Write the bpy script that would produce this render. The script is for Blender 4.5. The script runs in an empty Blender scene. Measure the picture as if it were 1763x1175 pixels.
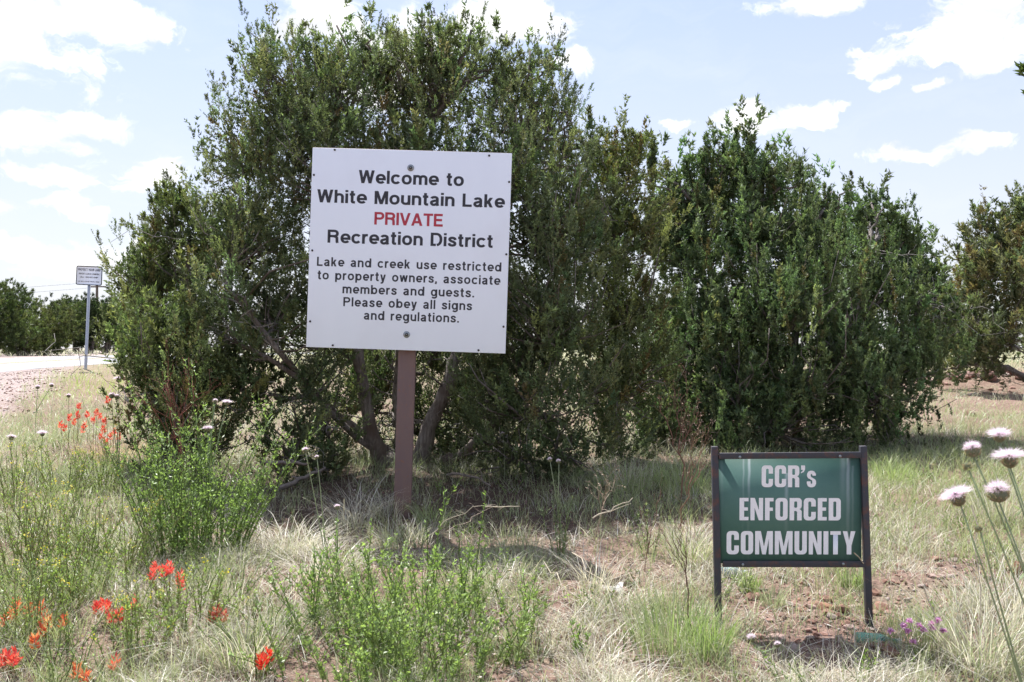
import bpy, math, random
import numpy as np
from mathutils import Vector, Matrix, Euler
from mathutils.geometry import tessellate_polygon

sc = bpy.context.scene
COL = sc.collection
rnd = random.Random(7)
rng = np.random.default_rng(11)

# ------------------------------------------------------------------ camera
F = 1650.0; W_, H_ = 1763.0, 1175.0; HZ = 600.0; EYE = 1.40
cam = bpy.data.cameras.new('camera'); cam.sensor_width = 36.0; cam.sensor_fit = 'HORIZONTAL'
cam.lens = 36.0 * F / W_; cam.shift_y = (HZ - H_ / 2) / W_
cam.clip_start = 0.05; cam.clip_end = 3000
cam.dof.use_dof = True; cam.dof.focus_distance = 5.6; cam.dof.aperture_fstop = 13.0
co = bpy.data.objects.new('camera', cam); COL.objects.link(co)
co.location = (0, 0, EYE); co.rotation_euler = (math.pi / 2, 0, 0)
sc.camera = co

def at(px, py, d):
    return Vector(((px - W_ / 2) / F * d, d, EYE + (HZ - py) / F * d))

# ------------------------------------------------------------------ light
SUN_EL = math.radians(60); SUN_AZ = math.radians(-27)          # behind the trees, a little to the left
sd = Vector((math.sin(SUN_AZ) * math.cos(SUN_EL), math.cos(SUN_AZ) * math.cos(SUN_EL), math.sin(SUN_EL)))
sl = bpy.data.lights.new('sun', 'SUN'); sl.energy = 4.4; sl.angle = math.radians(0.55); sl.color = (1.0, 0.975, 0.945)
so = bpy.data.objects.new('sun', sl); COL.objects.link(so); so.rotation_euler = sd.to_track_quat('Z', 'Y').to_euler()
so.location = (0, 0, 30)
sc.view_settings.view_transform = 'Standard'; sc.view_settings.look = 'None'
sc.view_settings.exposure = 1.18; sc.view_settings.gamma = 1.0; sc.view_settings.use_curve_mapping = False
sc.cycles.use_denoising = True
sc.cycles.max_bounces = 8; sc.cycles.diffuse_bounces = 4; sc.cycles.transmission_bounces = 6
sc.cycles.transparent_max_bounces = 8; sc.cycles.glossy_bounces = 2
sc.cycles.caustics_reflective = False; sc.cycles.caustics_refractive = False
sc.cycles.sample_clamp_indirect = 6

# ------------------------------------------------------------------ node helpers
class NT:
    def __init__(s, nt): s.t = nt; s.n = nt.nodes; s.l = nt.links
    def new(s, ty, **kw):
        n = s.n.new(ty)
        for k, v in kw.items():
            if k == 'i':
                for a, b in v.items():
                    if hasattr(b, 'links') or isinstance(b, bpy.types.NodeSocket): s.l.new(b, n.inputs[a])
                    else: n.inputs[a].default_value = b
            else: setattr(n, k, v)
        return n
    def math(s, op, a, b=None, c=None, clamp=False):
        n = s.n.new('ShaderNodeMath'); n.operation = op; n.use_clamp = clamp
        for i, v in enumerate((a, b, c)):
            if v is None: continue
            if isinstance(v, bpy.types.NodeSocket): s.l.new(v, n.inputs[i])
            else: n.inputs[i].default_value = v
        return n.outputs[0]
    def vmath(s, op, a, b=None, out=0):
        n = s.n.new('ShaderNodeVectorMath'); n.operation = op
        for i, v in enumerate((a, b)):
            if v is None: continue
            if isinstance(v, bpy.types.NodeSocket): s.l.new(v, n.inputs[i])
            else: n.inputs[i].default_value = v
        return n.outputs[out]
    def noise(s, vec, scale, detail=4, rough=.55, dist=0):
        n = s.n.new('ShaderNodeTexNoise'); n.inputs['Scale'].default_value = scale
        n.inputs['Detail'].default_value = detail; n.inputs['Roughness'].default_value = rough
        n.inputs['Distortion'].default_value = dist
        if vec is not None: s.l.new(vec, n.inputs['Vector'])
        return n.outputs['Fac']
    def ramp(s, fac, stops):
        n = s.n.new('ShaderNodeValToRGB'); e = n.color_ramp.elements
        while len(e) < len(stops): e.new(0.5)
        for i, (p, c) in enumerate(stops):
            e[i].position = p; e[i].color = (*c, 1) if len(c) == 3 else c
        s.l.new(fac, n.inputs[0]); return n.outputs[0]
    def mix(s, fac, a, b, blend='MIX'):
        n = s.n.new('ShaderNodeMix'); n.data_type = 'RGBA'; n.blend_type = blend
        for i, v in ((0, fac), (6, a), (7, b)):
            if isinstance(v, bpy.types.NodeSocket): s.l.new(v, n.inputs[i])
            elif i == 0: n.inputs[0].default_value = v
            else: n.inputs[i].default_value = (*v, 1)
        return n.outputs[2]
    def maprange(s, v, a, b, c=0., d=1., smooth=False):
        n = s.n.new('ShaderNodeMapRange'); n.interpolation_type = 'SMOOTHSTEP' if smooth else 'LINEAR'
        s.l.new(v, n.inputs[0])
        for i, x in enumerate((a, b, c, d)): n.inputs[i + 1].default_value = x
        return n.outputs[0]

# ------------------------------------------------------------------ sky with drifting cumulus
world = bpy.data.worlds.new('World'); sc.world = world; world.use_nodes = True
t = NT(world.node_tree); t.n.clear()
sky = t.new('ShaderNodeTexSky', sky_type='NISHITA'); sky.sun_disc = False
sky.sun_elevation = SUN_EL; sky.sun_rotation = SUN_AZ % (2 * math.pi); sky.altitude = 1800
sky.air_density = 1.0; sky.dust_density = 2.2; sky.ozone_density = 1.5
tc = t.new('ShaderNodeTexCoord'); dirv = tc.outputs['Generated']
sx = t.new('ShaderNodeSeparateXYZ', i={0: dirv})
az = t.math('ARCTAN2', sx.outputs[0], sx.outputs[1])
el = t.math('ARCSINE', sx.outputs[2])
ae = t.new('ShaderNodeCombineXYZ', i={0: az, 1: el}).outputs[0]
wn = t.new('ShaderNodeTexNoise', i={'Vector': ae, 'Scale': 13.0, 'Detail': 5.0, 'Roughness': .6})
wv = t.vmath('MULTIPLY', t.vmath('SUBTRACT', wn.outputs['Color'], (.5, .5, .5)), (.10, .055, 0))
ae0 = ae; ae = t.vmath('ADD', ae0, wv)
CLOUDS = [(-60, 60, 210, 85), (110, 95, 90, 22), (190, 30, 110, 38), (60, 250, 0, 0),
          (30, 225, 120, 42), (150, 210, 70, 22), (50, 303, 75, 20), (130, 355, 80, 14), (5, 368, 50, 22), (285, 292, 62, 32), (60, 440, 200, 36), (320, 440, 80, 30),
          (560, 20, 130, 50), (700, 60, 120, 70), (850, 40, 150, 52), (980, 105, 40, 20), (640, 150, 120, 30),
          (1290, 200, 75, 36), (1390, 198, 48, 17), (1400, 6, 85, 26), (1660, 60, 120, 62), (1720, 20, 130, 60), (1500, 108, 40, 26), (1525, 150, 24, 10), (1590, 150, 24, 12),
          (1570, 262, 72, 13), (1710, 236, 80, 16), (1157, 217, 22, 8), (1450, 185, 16, 6), (1480, 88, 24, 8)]
acc = None
for (cx, cy, rx, ry) in CLOUDS:
    if rx == 0: continue
    a0 = math.atan((cx - W_ / 2) / F); e0 = math.atan((HZ - cy) / F * math.cos(a0))
    v = t.vmath('SUBTRACT', ae, (a0, e0, 0))
    v = t.vmath('MULTIPLY', v, (F / rx, F / ry, 0))
    l = t.vmath('LENGTH', v, out=1)
    d = t.math('SUBTRACT', 1.0, l)
    acc = d if acc is None else t.math('SMOOTH_MAX', acc, d, 0.15)
# the cloud field continues unseen outside the frame, thickened to add fill light
nz0 = t.noise(t.vmath('MULTIPLY', ae, (1.0, 2.2, 1)), 2.6, 3, .5)
gen = t.maprange(nz0, .46, .70, -.6, 1.2)
outm = t.math('MAXIMUM', t.maprange(t.math('ABSOLUTE', az), .50, .62, 0, 1, True), t.maprange(el, .36, .48, 0, 1, True))
gen = t.math('ADD', t.math('MULTIPLY', gen, outm), t.math('MULTIPLY', t.math('SUBTRACT', outm, 1.0), 1.5))
dens = t.math('MAXIMUM', acc, gen)
nzc = t.noise(t.vmath('MULTIPLY', ae, (1.0, 1.9, 1)), 11, 9, .62, .6)
dens = t.math('ADD', dens, t.math('MULTIPLY', t.math('SUBTRACT', nzc, .5), 3.7))
cm = t.maprange(dens, -.05, .62, 0, 1, True)
wisp = t.maprange(t.noise(t.vmath('MULTIPLY', ae, (1.0, 4.0, 1)), 5, 6, .6, .3), .48, .8, 0, .28)
lowhaze = t.maprange(el, .0, .36, .96, .60)
hazec = t.mix(t.maprange(el, .0, .38), (4.25, 4.2, 4.2), (3.2, 3.55, 5.0))
base = t.mix(lowhaze, sky.outputs[0], hazec)
base = t.mix(wisp, base, (4.5, 4.7, 5.3))
ccol = t.mix(t.maprange(t.noise(t.vmath('MULTIPLY', ae, (1.0, 1.8, 1)), 16, 5, .6, .4), .36, .62), (4.35, 4.42, 4.6), (6.8, 6.75, 6.7))
full = t.mix(cm, base, ccol)
bg = t.new('ShaderNodeBackground', i={'Color': full, 'Strength': 0.10})
t.new('ShaderNodeOutputWorld', i={0: bg.outputs[0]})

# ------------------------------------------------------------------ materials
def mat(name):
    m = bpy.data.materials.new(name); m.use_nodes = True
    x = NT(m.node_tree); x.n.clear(); out = x.new('ShaderNodeOutputMaterial'); return m, x, out

def leafmat(name, transl=.35, tcol=(1.25, 1.35, .7), rough=.5, spec=.25):
    """colour comes from each leaf's own tint; light passes through it"""
    m, x, out = mat(name)
    a = x.new('ShaderNodeAttribute', attribute_name='tint').outputs['Color']
    p = x.new('ShaderNodeBsdfPrincipled', i={'Base Color': a, 'Roughness': rough, 'Specular IOR Level': spec})
    tr = x.new('ShaderNodeBsdfTranslucent', i={'Color': x.mix(1.0, a, tcol, 'MULTIPLY')})
    mx = x.new('ShaderNodeMixShader', i={0: transl, 1: p.outputs[0], 2: tr.outputs[0]})
    x.l.new(mx.outputs[0], out.inputs[0]); return m

def barkmat():
    m, x, out = mat('juniper_bark')
    g = x.new('ShaderNodeTexCoord').outputs['Object']
    n = x.noise(x.vmath('MULTIPLY', g, (60, 60, 7)), 1, 5, .7)
    n2 = x.noise(g, 5, 3)
    c = x.ramp(n, [(.3, (.09, .075, .065)), (.52, (.25, .22, .20)), (.75, (.44, .41, .38))])
    c = x.mix(x.maprange(n2, .4, .7), c, (.12, .085, .065))
    b = x.new('ShaderNodeBump', i={'Height': n, 'Strength': .9, 'Distance': .02})
    p = x.new('ShaderNodeBsdfPrincipled', i={'Base Color': c, 'Roughness': .85, 'Normal': b.outputs[0]})
    x.l.new(p.outputs[0], out.inputs[0]); return m

def plain(name, col, rough=.6, metal=0., spec=.5, nscale=30., namt=.25, bump=.0, ncol=None):
    m, x, out = mat(name)
    g = x.new('ShaderNodeTexCoord').outputs['Object']
    n = x.noise(g, nscale, 6, .65)
    c2 = ncol or tuple(v * (1 - namt) for v in col)
    c = x.mix(x.maprange(n, .35, .7), col, c2)
    p = x.new('ShaderNodeBsdfPrincipled', i={'Base Color': c, 'Roughness': rough, 'Metallic': metal, 'Specular IOR Level': spec})
    if bump:
        b = x.new('ShaderNodeBump', i={'Height': n, 'Strength': bump, 'Distance': .003}); x.l.new(b.outputs[0], p.inputs['Normal'])
    x.l.new(p.outputs[0], out.inputs[0]); return m

def tintmat(name, rough=.8, spec=.3):
    m, x, out = mat(name)
    a = x.new('ShaderNodeAttribute', attribute_name='tint').outputs['Color']
    g = x.new('ShaderNodeTexCoord').outputs['Object']
    n = x.noise(g, 45, 5, .7)
    c = x.mix(x.maprange(n, .3, .75, 0, .5), a, (.02, .015, .012))
    b = x.new('ShaderNodeBump', i={'Height': n, 'Strength': .6, 'Distance': .006})
    p = x.new('ShaderNodeBsdfPrincipled', i={'Base Color': c, 'Roughness': rough, 'Specular IOR Level': spec, 'Normal': b.outputs[0]})
    x.l.new(p.outputs[0], out.inputs[0]); return m

M = {}
M['juniper'] = leafmat('juniper_foliage', .34, (1.2, 1.3, .8), .6, .28)
M['leaf'] = leafmat('green_leaf', .40, (1.12, 1.2, .65), .42, .5)
M['grass'] = leafmat('grass_blade', .40, (1.08, 1.1, .9), .45, .5)
M['petal'] = leafmat('petal', .40, (1.1, 1.0, 1.0), .6, .2)
M['bark'] = barkmat()
M['rock'] = tintmat('reddish_rock')
M['dead'] = tintmat('dry_stalk', .8, .2)

def groundmat():
    m, x, out = mat('soil')
    g = x.new('ShaderNodeTexCoord').outputs['Object']
    n1 = x.noise(g, 2.2, 5, .6); n2 = x.noise(g, 22, 6, .7); n3 = x.noise(g, 120, 4, .7)
    soil = x.ramp(n2, [(.3, (.10, .064, .050)), (.5, (.23, .150, .118)), (.72, (.36, .255, .21))])
    litter = x.ramp(n3, [(.33, (.10, .08, .055)), (.5, (.27, .22, .15)), (.68, (.46, .40, .30))])
    sp = x.new('ShaderNodeSeparateXYZ', i={0: g})
    c = x.mix(x.maprange(n1, .50, .66, 0, .7), soil, litter)
    vor = x.new('ShaderNodeTexVoronoi', i={'Vector': g, 'Scale': 38.0})
    grav = x.ramp(vor.outputs['Color'], [(.1, (.22, .165, .15)), (.45, (.36, .28, .26)), (.9, (.52, .45, .42))])
    grav = x.mix(x.maprange(n3, .35, .7, 0, .5), grav, (.16, .12, .10))
    edge = x.math('ADD', x.math('ADD', sp.outputs[0], x.math('MULTIPLY', sp.outputs[1], .38)), x.math('MULTIPLY', n1, 1.6))
    gm = x.maprange(edge, -1.6, -.8, 1, 0)
    gm = x.math('MULTIPLY', gm, x.maprange(sp.outputs[1], 6, 8.5))
    c = x.mix(gm, c, grav)
    shade_duff = None  # dark needle duff, also painted in to deepen the shade under the trees
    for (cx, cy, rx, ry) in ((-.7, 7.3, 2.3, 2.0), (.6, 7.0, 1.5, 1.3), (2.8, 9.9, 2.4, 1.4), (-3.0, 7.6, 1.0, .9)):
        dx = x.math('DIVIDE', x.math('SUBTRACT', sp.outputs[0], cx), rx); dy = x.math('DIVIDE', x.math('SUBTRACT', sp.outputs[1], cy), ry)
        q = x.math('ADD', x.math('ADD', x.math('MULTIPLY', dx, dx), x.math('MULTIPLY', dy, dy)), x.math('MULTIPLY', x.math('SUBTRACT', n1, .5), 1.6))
        q = x.maprange(q, .6, 1.15, 1, 0, True); shade_duff = q if shade_duff is None else x.math('MAXIMUM', shade_duff, q)
    c = x.mix(x.math('MULTIPLY', shade_duff, .85), c, x.ramp(n3, [(.35, (.035, .026, .02)), (.55, (.085, .06, .045)), (.72, (.17, .13, .10))]))
    far = x.maprange(sp.outputs[1], 16, 40)
    c = x.mix(x.math('MULTIPLY', far, x.math('SUBTRACT', 1.0, gm)), c, x.mix(n1, (.20, .20, .10), (.34, .30, .19)))
    h = x.math('ADD', x.math('MULTIPLY', n2, .6), x.math('MULTIPLY', n3, .4))
    h = x.math('SUBTRACT', h, x.math('MULTIPLY', vor.outputs[0], .5))
    b = x.new('ShaderNodeBump', i={'Height': h, 'Strength': .9, 'Distance': .025})
    p = x.new('ShaderNodeBsdfPrincipled', i={'Base Color': c, 'Roughness': .95, 'Specular IOR Level': .15, 'Normal': b.outputs[0]})
    x.l.new(p.outputs[0], out.inputs[0]); return m
M['ground'] = groundmat()

def roadmat():
    m, x, out = mat('asphalt')
    g = x.new('ShaderNodeTexCoord').outputs['Object']
    n = x.noise(g, 60, 5, .7); n2 = x.noise(x.vmath('MULTIPLY', g, (3, .15, 1)), 1, 4)
    c = x.mix(n, (.14, .137, .145), (.235, .23, .24)); c = x.mix(x.maprange(n2, .4, .7, 0, .35), c, (.12, .12, .125))
    p = x.new('ShaderNodeBsdfPrincipled', i={'Base Color': c, 'Roughness': .55, 'Specular IOR Level': .55})
    x.l.new(p.outputs[0], out.inputs[0]); return m
M['road'] = roadmat()
M['line'] = plain('road_paint', (.75, .75, .72), .6, nscale=8)
M['galv'] = plain('galvanized_steel', (.42, .45, .50), .45, .6, nscale=40)
M['zinc'] = plain('zinc_washer', (.30, .33, .35), .4, .7, nscale=150)
M['black'] = plain('black_letter_vinyl', (.018, .020, .032), .45, nscale=60)
M['redv'] = plain('red_letter_vinyl', (.46, .028, .055), .45, nscale=60)
M['dark'] = plain('dark_steel', (.04, .035, .035), .5, .3, nscale=60)
M['wood'] = plain('weathered_board_edge', (.20, .12, .08), .9, nscale=70, namt=.5)
M['whitel'] = plain('white_letter_paint', (.84, .85, .88), .5, nscale=90, namt=.08)

def panelmat():
    m, x, out = mat('white_sign_face')
    g = x.new('ShaderNodeTexCoord').outputs['Object']
    n = x.noise(x.vmath('MULTIPLY', g, (7, 7, 1.2)), 1, 5, .6); n2 = x.noise(g, 3, 3)
    c = x.mix(x.maprange(n, .45, .75, 0, .35), (.80, .87, .97), (.76, .83, .93)); c = x.mix(x.maprange(n2, .5, .8, 0, .15), c, (.56, .55, .58))
    p = x.new('ShaderNodeBsdfPrincipled', i={'Base Color': c, 'Roughness': .42, 'Specular IOR Level': .4})
    x.l.new(p.outputs[0], out.inputs[0]); return m
M['panel'] = panelmat()

def rustmat():
    m, x, out = mat('rusty_brown_post')
    g = x.new('ShaderNodeTexCoord').outputs['Object']
    n = x.noise(x.vmath('MULTIPLY', g, (1, 1, .25)), 14, 6, .65); n2 = x.noise(g, 45, 5, .7)
    c = x.mix(x.maprange(n, .40, .70), (.150, .100, .100), (.185, .115, .098))
    c = x.mix(x.maprange(n2, .60, .75, 0, .9), c, (.27, .10, .035))
    b = x.new('ShaderNodeBump', i={'Height': n2, 'Strength': .35, 'Distance': .003})
    p = x.new('ShaderNodeBsdfPrincipled', i={'Base Color': c, 'Roughness': .7, 'Normal': b.outputs[0]})
    x.l.new(p.outputs[0], out.inputs[0]); return m
M['post'] = rustmat()

def framemat():
    m, x, out = mat('rusting_black_frame')
    g = x.new('ShaderNodeTexCoord').outputs['Object']
    n = x.noise(g, 18, 6, .7); n2 = x.noise(g, 90, 4, .7)
    c = x.mix(x.maprange(n, .50, .66), (.034, .036, .046), (.105, .042, .028)); c = x.mix(x.maprange(n2, .62, .75, 0, .7), c, (.22, .09, .04))
    b = x.new('ShaderNodeBump', i={'Height': n2, 'Strength': .4, 'Distance': .002})
    p = x.new('ShaderNodeBsdfPrincipled', i={'Base Color': c, 'Roughness': .62, 'Specular IOR Level': .5, 'Normal': b.outputs[0]})
    x.l.new(p.outputs[0], out.inputs[0]); return m
M['frame'] = framemat()

def greenmat():
    """faded dark green sign face with pale drip stains below the bolts"""
    m, x, out = mat('green_sign_face')
    g = x.new('ShaderNodeTexCoord').outputs['Object']
    sp = x.new('ShaderNodeSeparateXYZ', i={0: g}); X, Z = sp.outputs[0], sp.outputs[2]
    n = x.noise(g, 9, 5, .6); n2 = x.noise(g, 240, 2, .5)
    c = x.mix(x.maprange(n, .35, .7), (.070, .160, .135), (.085, .180, .152))
    c = x.mix(x.maprange(n2, .5, .8, 0, .12), c, (.2, .26, .24))
    wob = x.math('MULTIPLY', x.math('SUBTRACT', x.noise(x.vmath('MULTIPLY', g, (2, 2, 9)), 1, 3), .5), .012)
    tot = None
    for (cx, w, top, bot, amt) in ((-.190, .006, .24, .02, .30), (-.167, .009, .24, .04, .62), (-.012, .012, .15, -.10, .34), (.243, .013, .24, -.14, .50), (.222, .020, .24, .02, .26), (.262, .008, .18, -.2, .22), (-.28, .012, .2, -.2, .08)):
        dx = x.math('ABSOLUTE', x.math('SUBTRACT', x.math('ADD', X, wob), cx))
        gx = x.maprange(dx, 0, w, 1, 0, True)
        gz_ = x.math('MULTIPLY', x.maprange(Z, bot, top, .1, 1), x.math('LESS_THAN', Z, top))
        v = x.math('MULTIPLY', x.math('MULTIPLY', gx, gz_), amt)
        tot = v if tot is None else x.math('MAXIMUM', tot, v)
    c = x.mix(tot, c, (.58, .64, .68))
    p = x.new('ShaderNodeBsdfPrincipled', i={'Base Color': c, 'Roughness': .5, 'Specular IOR Level': .35})
    x.l.new(p.outputs[0], out.inputs[0]); return m
M['green'] = greenmat()

# ------------------------------------------------------------------ mesh helpers
class Acc:
    """collects triangles and their tints, links them as one mesh"""
    def __init__(s): s.v = []; s.f = []; s.c = []; s.n = 0
    def add(s, v, f, c=(.5, .5, .5)):
        v = np.asarray(v, float).reshape(-1, 3); f = np.asarray(f, int).reshape(-1, 3)
        c = np.asarray(c, float)
        if c.ndim == 1: c = np.tile(c, (len(v), 1))
        s.v.append(v); s.f.append(f + s.n); s.c.append(c); s.n += len(v)
    def mesh(s, name, m, origin=(0, 0, 0), smooth=False):
        v = np.concatenate(s.v) - np.array(origin, float); f = np.concatenate(s.f); c = np.concatenate(s.c)
        me = bpy.data.meshes.new(name); nv, nf = len(v), len(f)
        me.vertices.add(nv); me.vertices.foreach_set('co', v.astype(np.float32).ravel())
        me.loops.add(nf * 3); me.loops.foreach_set('vertex_index', f.astype(np.int32).ravel())
        me.polygons.add(nf); me.polygons.foreach_set('loop_start', np.arange(0, nf * 3, 3, dtype=np.int32))
        if smooth: me.polygons.foreach_set('use_smooth', np.ones(nf, bool))
        at_ = me.attributes.new('tint', 'FLOAT_COLOR', 'POINT')
        at_.data.foreach_set('color', np.concatenate([c, np.ones((nv, 1))], 1).astype(np.float32).ravel())
        me.materials.append(m); me.update(calc_edges=True); return me
    def build(s, name, m, parent=None, origin=(0, 0, 0), smooth=False):
        o = bpy.data.objects.new(name, s.mesh(name, m, origin, smooth)); COL.objects.link(o)
        if parent is not None: o.parent = parent
        else: o.location = origin
        if parent is not None and name in ('crown', 'branches', 'dead_branch', 'foliage', 'florets', 'leaves', 'yellow_flower', 'seed_heads'): o['kind'] = 'stuff'
        return o

def thing(name, label, cat, loc, group=None, rot=(0, 0, 0)):
    o = bpy.data.objects.new(name, None); COL.objects.link(o); o.location = loc; o.rotation_euler = rot
    o.empty_display_size = .1; tag(o, label, cat, group); return o
def tag(o, label=None, cat=None, group=None, kind=None):
    if label: o['label'] = label
    if cat: o['category'] = cat
    if group: o['group'] = group
    if kind: o['kind'] = kind
    return o
def dup(root, loc, rotz, scale=1.0, label=None):
    r = root.copy(); COL.objects.link(r); r.location = loc; r.rotation_euler = (0, 0, rotz); r.scale = (scale,) * 3
    if label: r['label'] = label
    for ch in list(root.children):
        c = ch.copy(); COL.objects.link(c); c.parent = r
        for g in list(ch.children):
            q = g.copy(); COL.objects.link(q); q.parent = c
    return r

def nrm(a): return a / np.maximum(np.linalg.norm(a, axis=-1, keepdims=True), 1e-9)

def tube(A, pts, rad, sides=5, col=(.3, .25, .2)):
    P = np.asarray(pts, float); n = len(P); R = np.broadcast_to(np.asarray(rad, float), (n,))
    T = nrm(np.gradient(P, axis=0)); up = np.array([.31, .17, .93]) if abs(T[0][2]) < .9 else np.array([1., .1, 0])
    a = np.arange(sides) * 2 * math.pi / sides
    S = nrm(np.cross(T, up)); B = np.cross(T, S)
    V = P[:, None] + R[:, None, None] * (np.cos(a)[None, :, None] * S[:, None] + np.sin(a)[None, :, None] * B[:, None])
    f = []
    for i in range(n - 1):
        for k in range(sides):
            q, w, e, r = i * sides + k, i * sides + (k + 1) % sides, (i + 1) * sides + (k + 1) % sides, (i + 1) * sides + k
            f += [(q, w, e), (q, e, r)]
    for k in range(1, sides - 1): f.append(((n - 1) * sides, (n - 1) * sides + k, (n - 1) * sides + k + 1))
    A.add(V.reshape(-1, 3), f, col)

def wob(p0, p1, n=5, amt=.05, sag=0.):
    p0, p1 = np.array(p0, float), np.array(p1, float); L = np.linalg.norm(p1 - p0)
    t_ = np.linspace(0, 1, n)[:, None]; P = p0 + (p1 - p0) * t_
    off = rng.normal(0, amt * L, (n, 3)); off[0] = 0; off[-1] *= .3
    P = P + off; P[:, 2] += (sag * L * 4 * t_ * (1 - t_))[:, 0]; return P

def box(A, lo, hi, col=(.5, .5, .5), bev=0.):
    x0, y0, z0 = lo; x1, y1, z1 = hi
    v = [(x0, y0, z0), (x1, y0, z0), (x1, y1, z0), (x0, y1, z0), (x0, y0, z1), (x1, y0, z1), (x1, y1, z1), (x0, y1, z1)]
    q = [(0, 3, 2, 1), (4, 5, 6, 7), (0, 1, 5, 4), (1, 2, 6, 5), (2, 3, 7, 6), (3, 0, 4, 7)]
    f = []
    for a, b, c, d in q: f += [(a, b, c), (a, c, d)]
    A.add(v, f, col)

def bevel(o, w, seg=2):
    m = o.modifiers.new('bevel', 'BEVEL'); m.width = w; m.segments = seg; m.limit_method = 'ANGLE'; return o

def kites(A, p, d, length, width, col, cup=.0, jit=None):
    """n four-cornered leaves: base p, direction d"""
    n = len(p); d = nrm(d); s = nrm(np.cross(d, nrm(rng.normal(size=(n, 3))))); u = np.cross(d, s)
    L = np.asarray(length).reshape(-1, 1) * np.ones((n, 1)); Wd = np.asarray(width).reshape(-1, 1) * np.ones((n, 1))
    m = p + d * L * .45
    V = np.stack([p, m + s * Wd * .5 + u * Wd * cup, p + d * L, m - s * Wd * .5 + u * Wd * cup], 1)
    i = np.arange(n)[:, None] * 4
    Fc = np.concatenate([i + [0, 1, 2], i + [0, 2, 3]], 0)
    A.add(V.reshape(-1, 3), Fc, np.repeat(col, 4, 0))

def slivers(A, p, d, length, width, col):
    n = len(p); d = nrm(d); s = nrm(np.cross(d, nrm(rng.normal(size=(n, 3)))))
    L = np.asarray(length).reshape(-1, 1) * np.ones((n, 1)); Wd = np.asarray(width).reshape(-1, 1) * np.ones((n, 1))
    V = np.stack([p + s * Wd * .5, p - s * Wd * .5, p + d * L], 1)
    A.add(V.reshape(-1, 3), np.arange(n * 3).reshape(-1, 3), np.repeat(col, 3, 0))

def blades(A, base, h, w, lean, curl, ang, col, tipcol=None, droop=0.):
    """n curved grass blades: each two quads and a tip"""
    n = len(base); T = np.array([0, .38, .75, 1.0])
    h = h.reshape(-1, 1); D = np.stack([np.cos(ang), np.sin(ang)], 1)
    face = ang + math.pi / 2 + rng.normal(0, .6, n); S = np.stack([np.cos(face), np.sin(face), np.zeros(n)], 1)
    k = lean.reshape(-1, 1) * T + curl.reshape(-1, 1) * T ** 2
    up = h * (T - (droop if np.isscalar(droop) else droop.reshape(-1, 1)) * T ** 2.2) / np.sqrt(1 + .5 * k ** 2)
    P = base[:, None, :] + np.concatenate([D[:, None, :] * (h * k)[..., None], up[..., None]], -1)
    ww = w.reshape(-1, 1) * np.array([1, .85, .5])
    Lf = P[:, :3] + S[:, None] * ww[..., None] * .5; Rt = P[:, :3] - S[:, None] * ww[..., None] * .5
    V = np.concatenate([Lf, Rt, P[:, 3:4]], 1)
    i = np.arange(n)[:, None] * 7
    Fc = np.concatenate([i + q for q in ([0, 3, 4], [0, 4, 1], [1, 4, 5], [1, 5, 2], [2, 5, 6])], 0)
    c = np.repeat(col[:, None], 7, 1)
    if tipcol is not None:
        f = np.array([0, .4, .8, 0, .4, .8, 1.])[None, :, None]; c = c * (1 - f) + tipcol[:, None] * f
    A.add(V.reshape(-1, 3), Fc, c.reshape(-1, 3))

# ------------------------------------------------------------------ terrain
def _hash(ix, iy, s):
    v = np.sin(ix * 127.1 + iy * 311.7 + s * 74.7) * 43758.5453; return v - np.floor(v)
def vnoise(x, y, s=0):
    ix, iy = np.floor(x), np.floor(y); fx, fy = x - ix, y - iy; fx = fx * fx * (3 - 2 * fx); fy = fy * fy * (3 - 2 * fy)
    a, b, c, d = _hash(ix, iy, s), _hash(ix + 1, iy, s), _hash(ix, iy + 1, s), _hash(ix + 1, iy + 1, s)
    return a + (b - a) * fx + (c - a) * fy + (a - b - c + d) * fx * fy
def smooth(a, b, x): t_ = np.clip((x - a) / (b - a), 0, 1); return t_ * t_ * (3 - 2 * t_)
YS = [-400, -5, 0, 3, 4, 6, 8, 12, 20, 25, 40, 80, 300, 1500]
ZS = [0, 0, .02, .14, .235, .36, .41, .50, .69, .84, 1.04, 1.12, 1.2, 1.25]
def roadx(y): return np.where(y < 30, 0., .004 * (y - 30) ** 2)       # the road bends away to the right
def gbase(x, y): return np.interp(y, YS, ZS)
def gz(x, y):
    x = np.asarray(x, float); y = np.asarray(y, float)
    z = gbase(x, y); onroad = smooth(2.2, .6, np.abs(x + 15.8 - roadx(y)) - 2.6)
    lump = (vnoise(x * 1.1, y * 1.1, 1) - .5) * .10 + (vnoise(x * 3.7, y * 3.7, 2) - .5) * .045 + (vnoise(x * 11, y * 11, 3) - .5) * .022
    fine = (vnoise(x * 27, y * 27, 4) - .5) * .014 * (np.abs(x) < 8) * (y < 12)
    berm = .22 * np.exp(-((x - 9.5) / 2.2) ** 2 - ((y - 18.5) / 1.0) ** 2)
    return z + (lump + fine) * (1 - onroad) + berm
def gz1(x, y): return float(gz(np.array([x]), np.array([y]))[0])
def ground_at(px, py):
    """the point of the ground seen at a pixel"""
    k = (py - HZ) / F; d = 2.0
    while d < 80 and EYE - gbase(0, d) > k * d: d += .02
    x = (px - W_ / 2) / F * d; return np.array([x, d, gz1(x, d)])
def foot(px, d):
    x = (px - W_ / 2) / F * d; return np.array([x, d, gz1(x, d)])

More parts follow.
